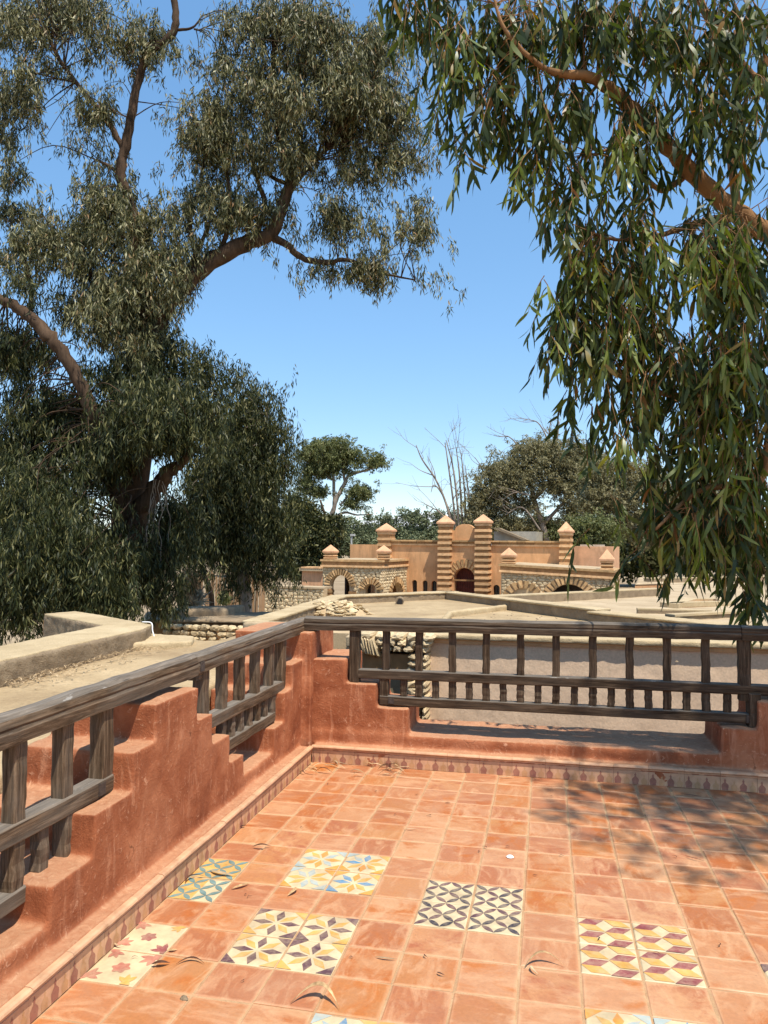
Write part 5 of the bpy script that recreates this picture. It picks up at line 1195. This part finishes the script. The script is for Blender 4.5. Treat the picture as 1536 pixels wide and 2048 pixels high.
L10('branch', [at(1650, 640, 5.45), at(1500, 740, 5.25), at(1400, 790, 5.05), at(1300, 780, 4.95), at(1220, 740, 4.85)], [.05,.034,.024,.016,.008], 6)
L10('branch', [tk+[0,0,-.8], at(1650, 820, 5.05), at(1520, 960, 4.95), at(1400, 980, 4.85), at(1310, 1060, 4.75)], [.06,.04,.026,.018,.008], 6)
L10('branch', [tk+[0,0,.4], np.array([6.0,3.2,4.6]), np.array([5.4,1.6,5.8]), np.array([4.9,.6,6.6]), np.array([4.3,-.2,6.9])], [.09,.07,.05,.035,.02], 7)
c10 = [(785,25,36,50),(850,60,62,80),(925,80,75,95),(900,210,46,85),(1010,110,75,105),(975,250,62,100),(915,350,34,48),(1095,85,85,95),(1075,270,70,110),(1055,370,50,45),(1200,75,95,105),(1180,240,80,95),(1125,410,50,90),
  (1300,80,95,110),(1290,300,70,110),(1400,90,100,120),(1405,270,60,100),(1505,140,60,170),(1505,320,50,100),
  (1150,500,62,110),(1200,600,92,110),(1128,640,50,70),(1108,720,32,50),(1180,740,72,90),(1290,510,62,80),(1300,640,82,110),(1250,790,82,100),(1340,770,82,120),(1430,510,85,105),(1465,640,85,140),(1510,560,50,120),(1435,800,92,140),(1510,850,55,190),(1385,920,82,100),(1280,890,60,55),(1195,870,34,55),(1185,925,32,45),
  (1178,990,20,50),(1285,1000,34,50),(1330,1070,55,75),(1405,1050,75,100),(1485,1040,65,140),(1268,1140,20,65),(1328,1170,24,42),(1382,1140,32,52),(1450,1140,52,72),(1505,1220,36,100),(1518,1305,14,45),(1475,1305,12,14),(1185,1120,14,40),(1275,1165,16,40),(1225,1060,22,40),(1140,850,30,40),(1100,680,24,40),(1090,600,22,40),(1090,350,45,45),(1180,355,45,50),(1280,390,40,40),(1240,450,60,40)]
out10 = []
# ---- leaves: sickle shaped blades along hanging twigs
def sickle(k):
    r = np.random.default_rng(50+k); n = 5; V = []; cv = r.uniform(-.22, .22); tw = r.uniform(-.6, .6); cz = r.uniform(-.12, .12)
    for i in range(n+1):
        t = i/n; wv = .5*math.sin(math.pi*(t*.96+.03))**.75*(1-.35*t)*.225; a = tw*t; c, s = math.cos(a), math.sin(a)
        x0, z0 = cv*math.sin(math.pi*t*.5)**2, cz*math.sin(math.pi*t)
        V += [(x0-wv*c, -t, z0-wv*s), (x0+wv*c, -t, z0+wv*s)]
    return np.array(V), [(2*i, 2*i+1, 2*i+3, 2*i+2) for i in range(n)]
SK = [sickle(k) for k in range(6)]
def hang(cl, dist, nstr, world=None):
    """hanging twigs with alternate leaves; returns twig lines and leaf frames (base, direction, side, length, variant)"""
    tw = []; lf = []
    tops = clump_pts([(c[0], c[1]-26, max(8, c[2]-8), max(10, c[3]-26)) for c in cl], dist, nstr, .15) if world is None else world
    for p in tops:
        n = rng.integers(5, 10); d = norm(rng.normal(size=(1, 3)))[0]*.55; d[2] = -abs(d[2])-.25; q = p+np.array([0, 0, .14]); line = [q.copy()]
        for j in range(n):
            d = d+np.array([0, 0, -.22])+rng.normal(size=3)*.10; d /= np.linalg.norm(d); q = q+d*.043; line.append(q.copy())
            for _ in range(1 if rng.random() < .8 else 2):
                v = d*.55+rng.normal(size=3)*.42+np.array([0, 0, -.75]); v /= np.linalg.norm(v); s = np.cross(v, rng.normal(size=3)); s /= np.linalg.norm(s)
                lf.append((q.copy(), v, s, rng.uniform(.085, .165), int(rng.integers(6))))
        tw.append(line)
    return tw, lf
c10 += [(1510,1180,24,60),(1530,1270,16,50),(1490,1240,16,50)]
tw, lf = hang(c10, D10-.4, 1330)
twx, lfx = hang([(1620,120,110,180),(1640,420,110,170),(1600,700,80,200),(1610,980,70,160),(1750,250,130,200),(1760,600,130,220),(1740,930,90,170),(1900,150,150,180),(1920,480,140,220),(1900,800,110,160),(2080,330,140,230),(2060,650,120,170),(2240,250,140,200),(1600,1180,50,90)], D10+.1, 900)
tw = tw+twx
# the part of the crown above and to the right of the terrace, out of frame, that shades it
wc = []
for (cx, cy, cz, r, n) in ((3.4,.35,4.3,.75,95),(4.1,.2,4.6,.8,80),(3.15,.9,4.1,.55,70),(4.4,.9,4.9,.9,80),(3.6,1.2,4.5,.65,95),(3.1,1.5,4.5,.45,40),(4.6,-.3,4.8,.7,45),(4.2,1.9,4.9,.9,90),(3.4,1.9,4.6,.6,80),(3.2,2.1,4.6,.4,40),(4.3,.3,4.6,.8,90),(4.0,1.7,4.6,.7,100),(3.7,.9,4.6,.6,90),(4.4,1.9,4.6,.7,90),(3.9,1.3,4.5,.5,70),(4.1,1.15,4.6,.6,90),(4.6,1.2,4.7,.6,70),(3.5,1.5,4.3,.5,50)):
    v = rng.normal(size=(n, 3)); v = norm(v)*rng.random((n, 1))**.4*r; v[:, 2] *= .5; wc.append(np.array([cx+.80, cy-.70, cz+2.1])+v)
tw2, lf2 = hang(None, 0, 0, np.vstack(wc))
def in_view(q):
    d = q-CAM; z = d@AF; return 0 < 768+F_PX*(d@AR)/z < 1536 and 0 < 1024-F_PX*(d@AU)/z < 2048 if z > .3 else False
vis = sorted([f for f in lf if in_view(f[0]+f[1]*f[3]*.5)], key=lambda f: -f[3]/np.linalg.norm(f[0]-CAM))
single = set(id(f) for f in vis[:300])
lme = []
for V, Fc in SK:
    b = MB(); b.add(V, Fc); me = b.mesh('leaf', True); me.materials.append(M['nearo']); lme.append(me)
bt = MB(); VV = []; FF = []; nb = 0; inv = -np.array(t10.location)
for f in lf+lfx+lf2:
    q, v, s, Ln, k = f; nrm = np.cross(v, s)
    if id(f) in single:
        o = link('leaf', lme[k], t10); mm = Matrix.Identity(4)
        for i in range(3): mm[i][0] = s[i]*Ln; mm[i][1] = -v[i]*Ln; mm[i][2] = nrm[i]*Ln; mm[i][3] = q[i]+inv[i]
        o.matrix_basis = mm; continue
    V = SK[k][0]; VV.append(q+inv+Ln*(V[:, :1]*s-V[:, 1:2]*v+V[:, 2:]*nrm)); FF += [tuple(nb+i for i in fc) for fc in SK[k][1]]; nb += len(V)
M['young'] = m_leaf('young_leaf', [(0, (.07,.10,.02)), (0.5, (.13,.17,.032)), (0.9, (.21,.24,.05)), (1, (.28,.16,.04))], 0.4, 0.34)
tw3, lf3 = hang([(1435,560,75,120),(1500,520,40,100),(1095,740,26,50),(1085,630,24,44),(1230,690,50,60),(1300,540,40,60),(1470,760,60,90),(1260,930,40,50),(1380,1100,50,60),(1180,560,40,60),(1420,900,50,80),(1060,380,30,40),(1240,330,40,60),(900,120,50,60),(1480,1020,40,80)], D10-.65, 160)
YV = []; YF = []; ny = 0
for f in lf3:
    q, v, s, Ln, k = f; nrm = np.cross(v, s); V = SK[k][0]; YV.append(q+inv+Ln*(V[:, :1]*s*.85-V[:, 1:2]*v+V[:, 2:]*nrm)); YF += [tuple(ny+i for i in fc) for fc in SK[k][1]]; ny += len(V)
me = bpy.data.meshes.new('young_leaves'); me.from_pydata(np.vstack(YV).tolist(), [], YF); me.polygons.foreach_set('use_smooth', [True]*len(YF)); o = link('young_leaves', me, t10, M['young']); tag(o, kind='stuff')
tw = tw+tw3
me = bpy.data.meshes.new('crown'); me.from_pydata(np.vstack(VV).tolist(), [], FF); me.polygons.foreach_set('use_smooth', [True]*len(FF)); o = link('crown', me, t10, M['near']); tag(o, kind='stuff')
for line in tw+tw2:
    V, Fc = tube(line, np.linspace(.0035, .0012, len(line)), 3, 0, False); bt.add(V, Fc)
o = bt.build('hanging_twigs', M['bark2'], t10, True); o.data.transform(Matrix.Translation(-Vector(t10.location)))
tops = np.array([l[0] for l in tw]); twigs('branchlets', t10, pts, tops, 420, M['bark2'], .007, -.1, 4)
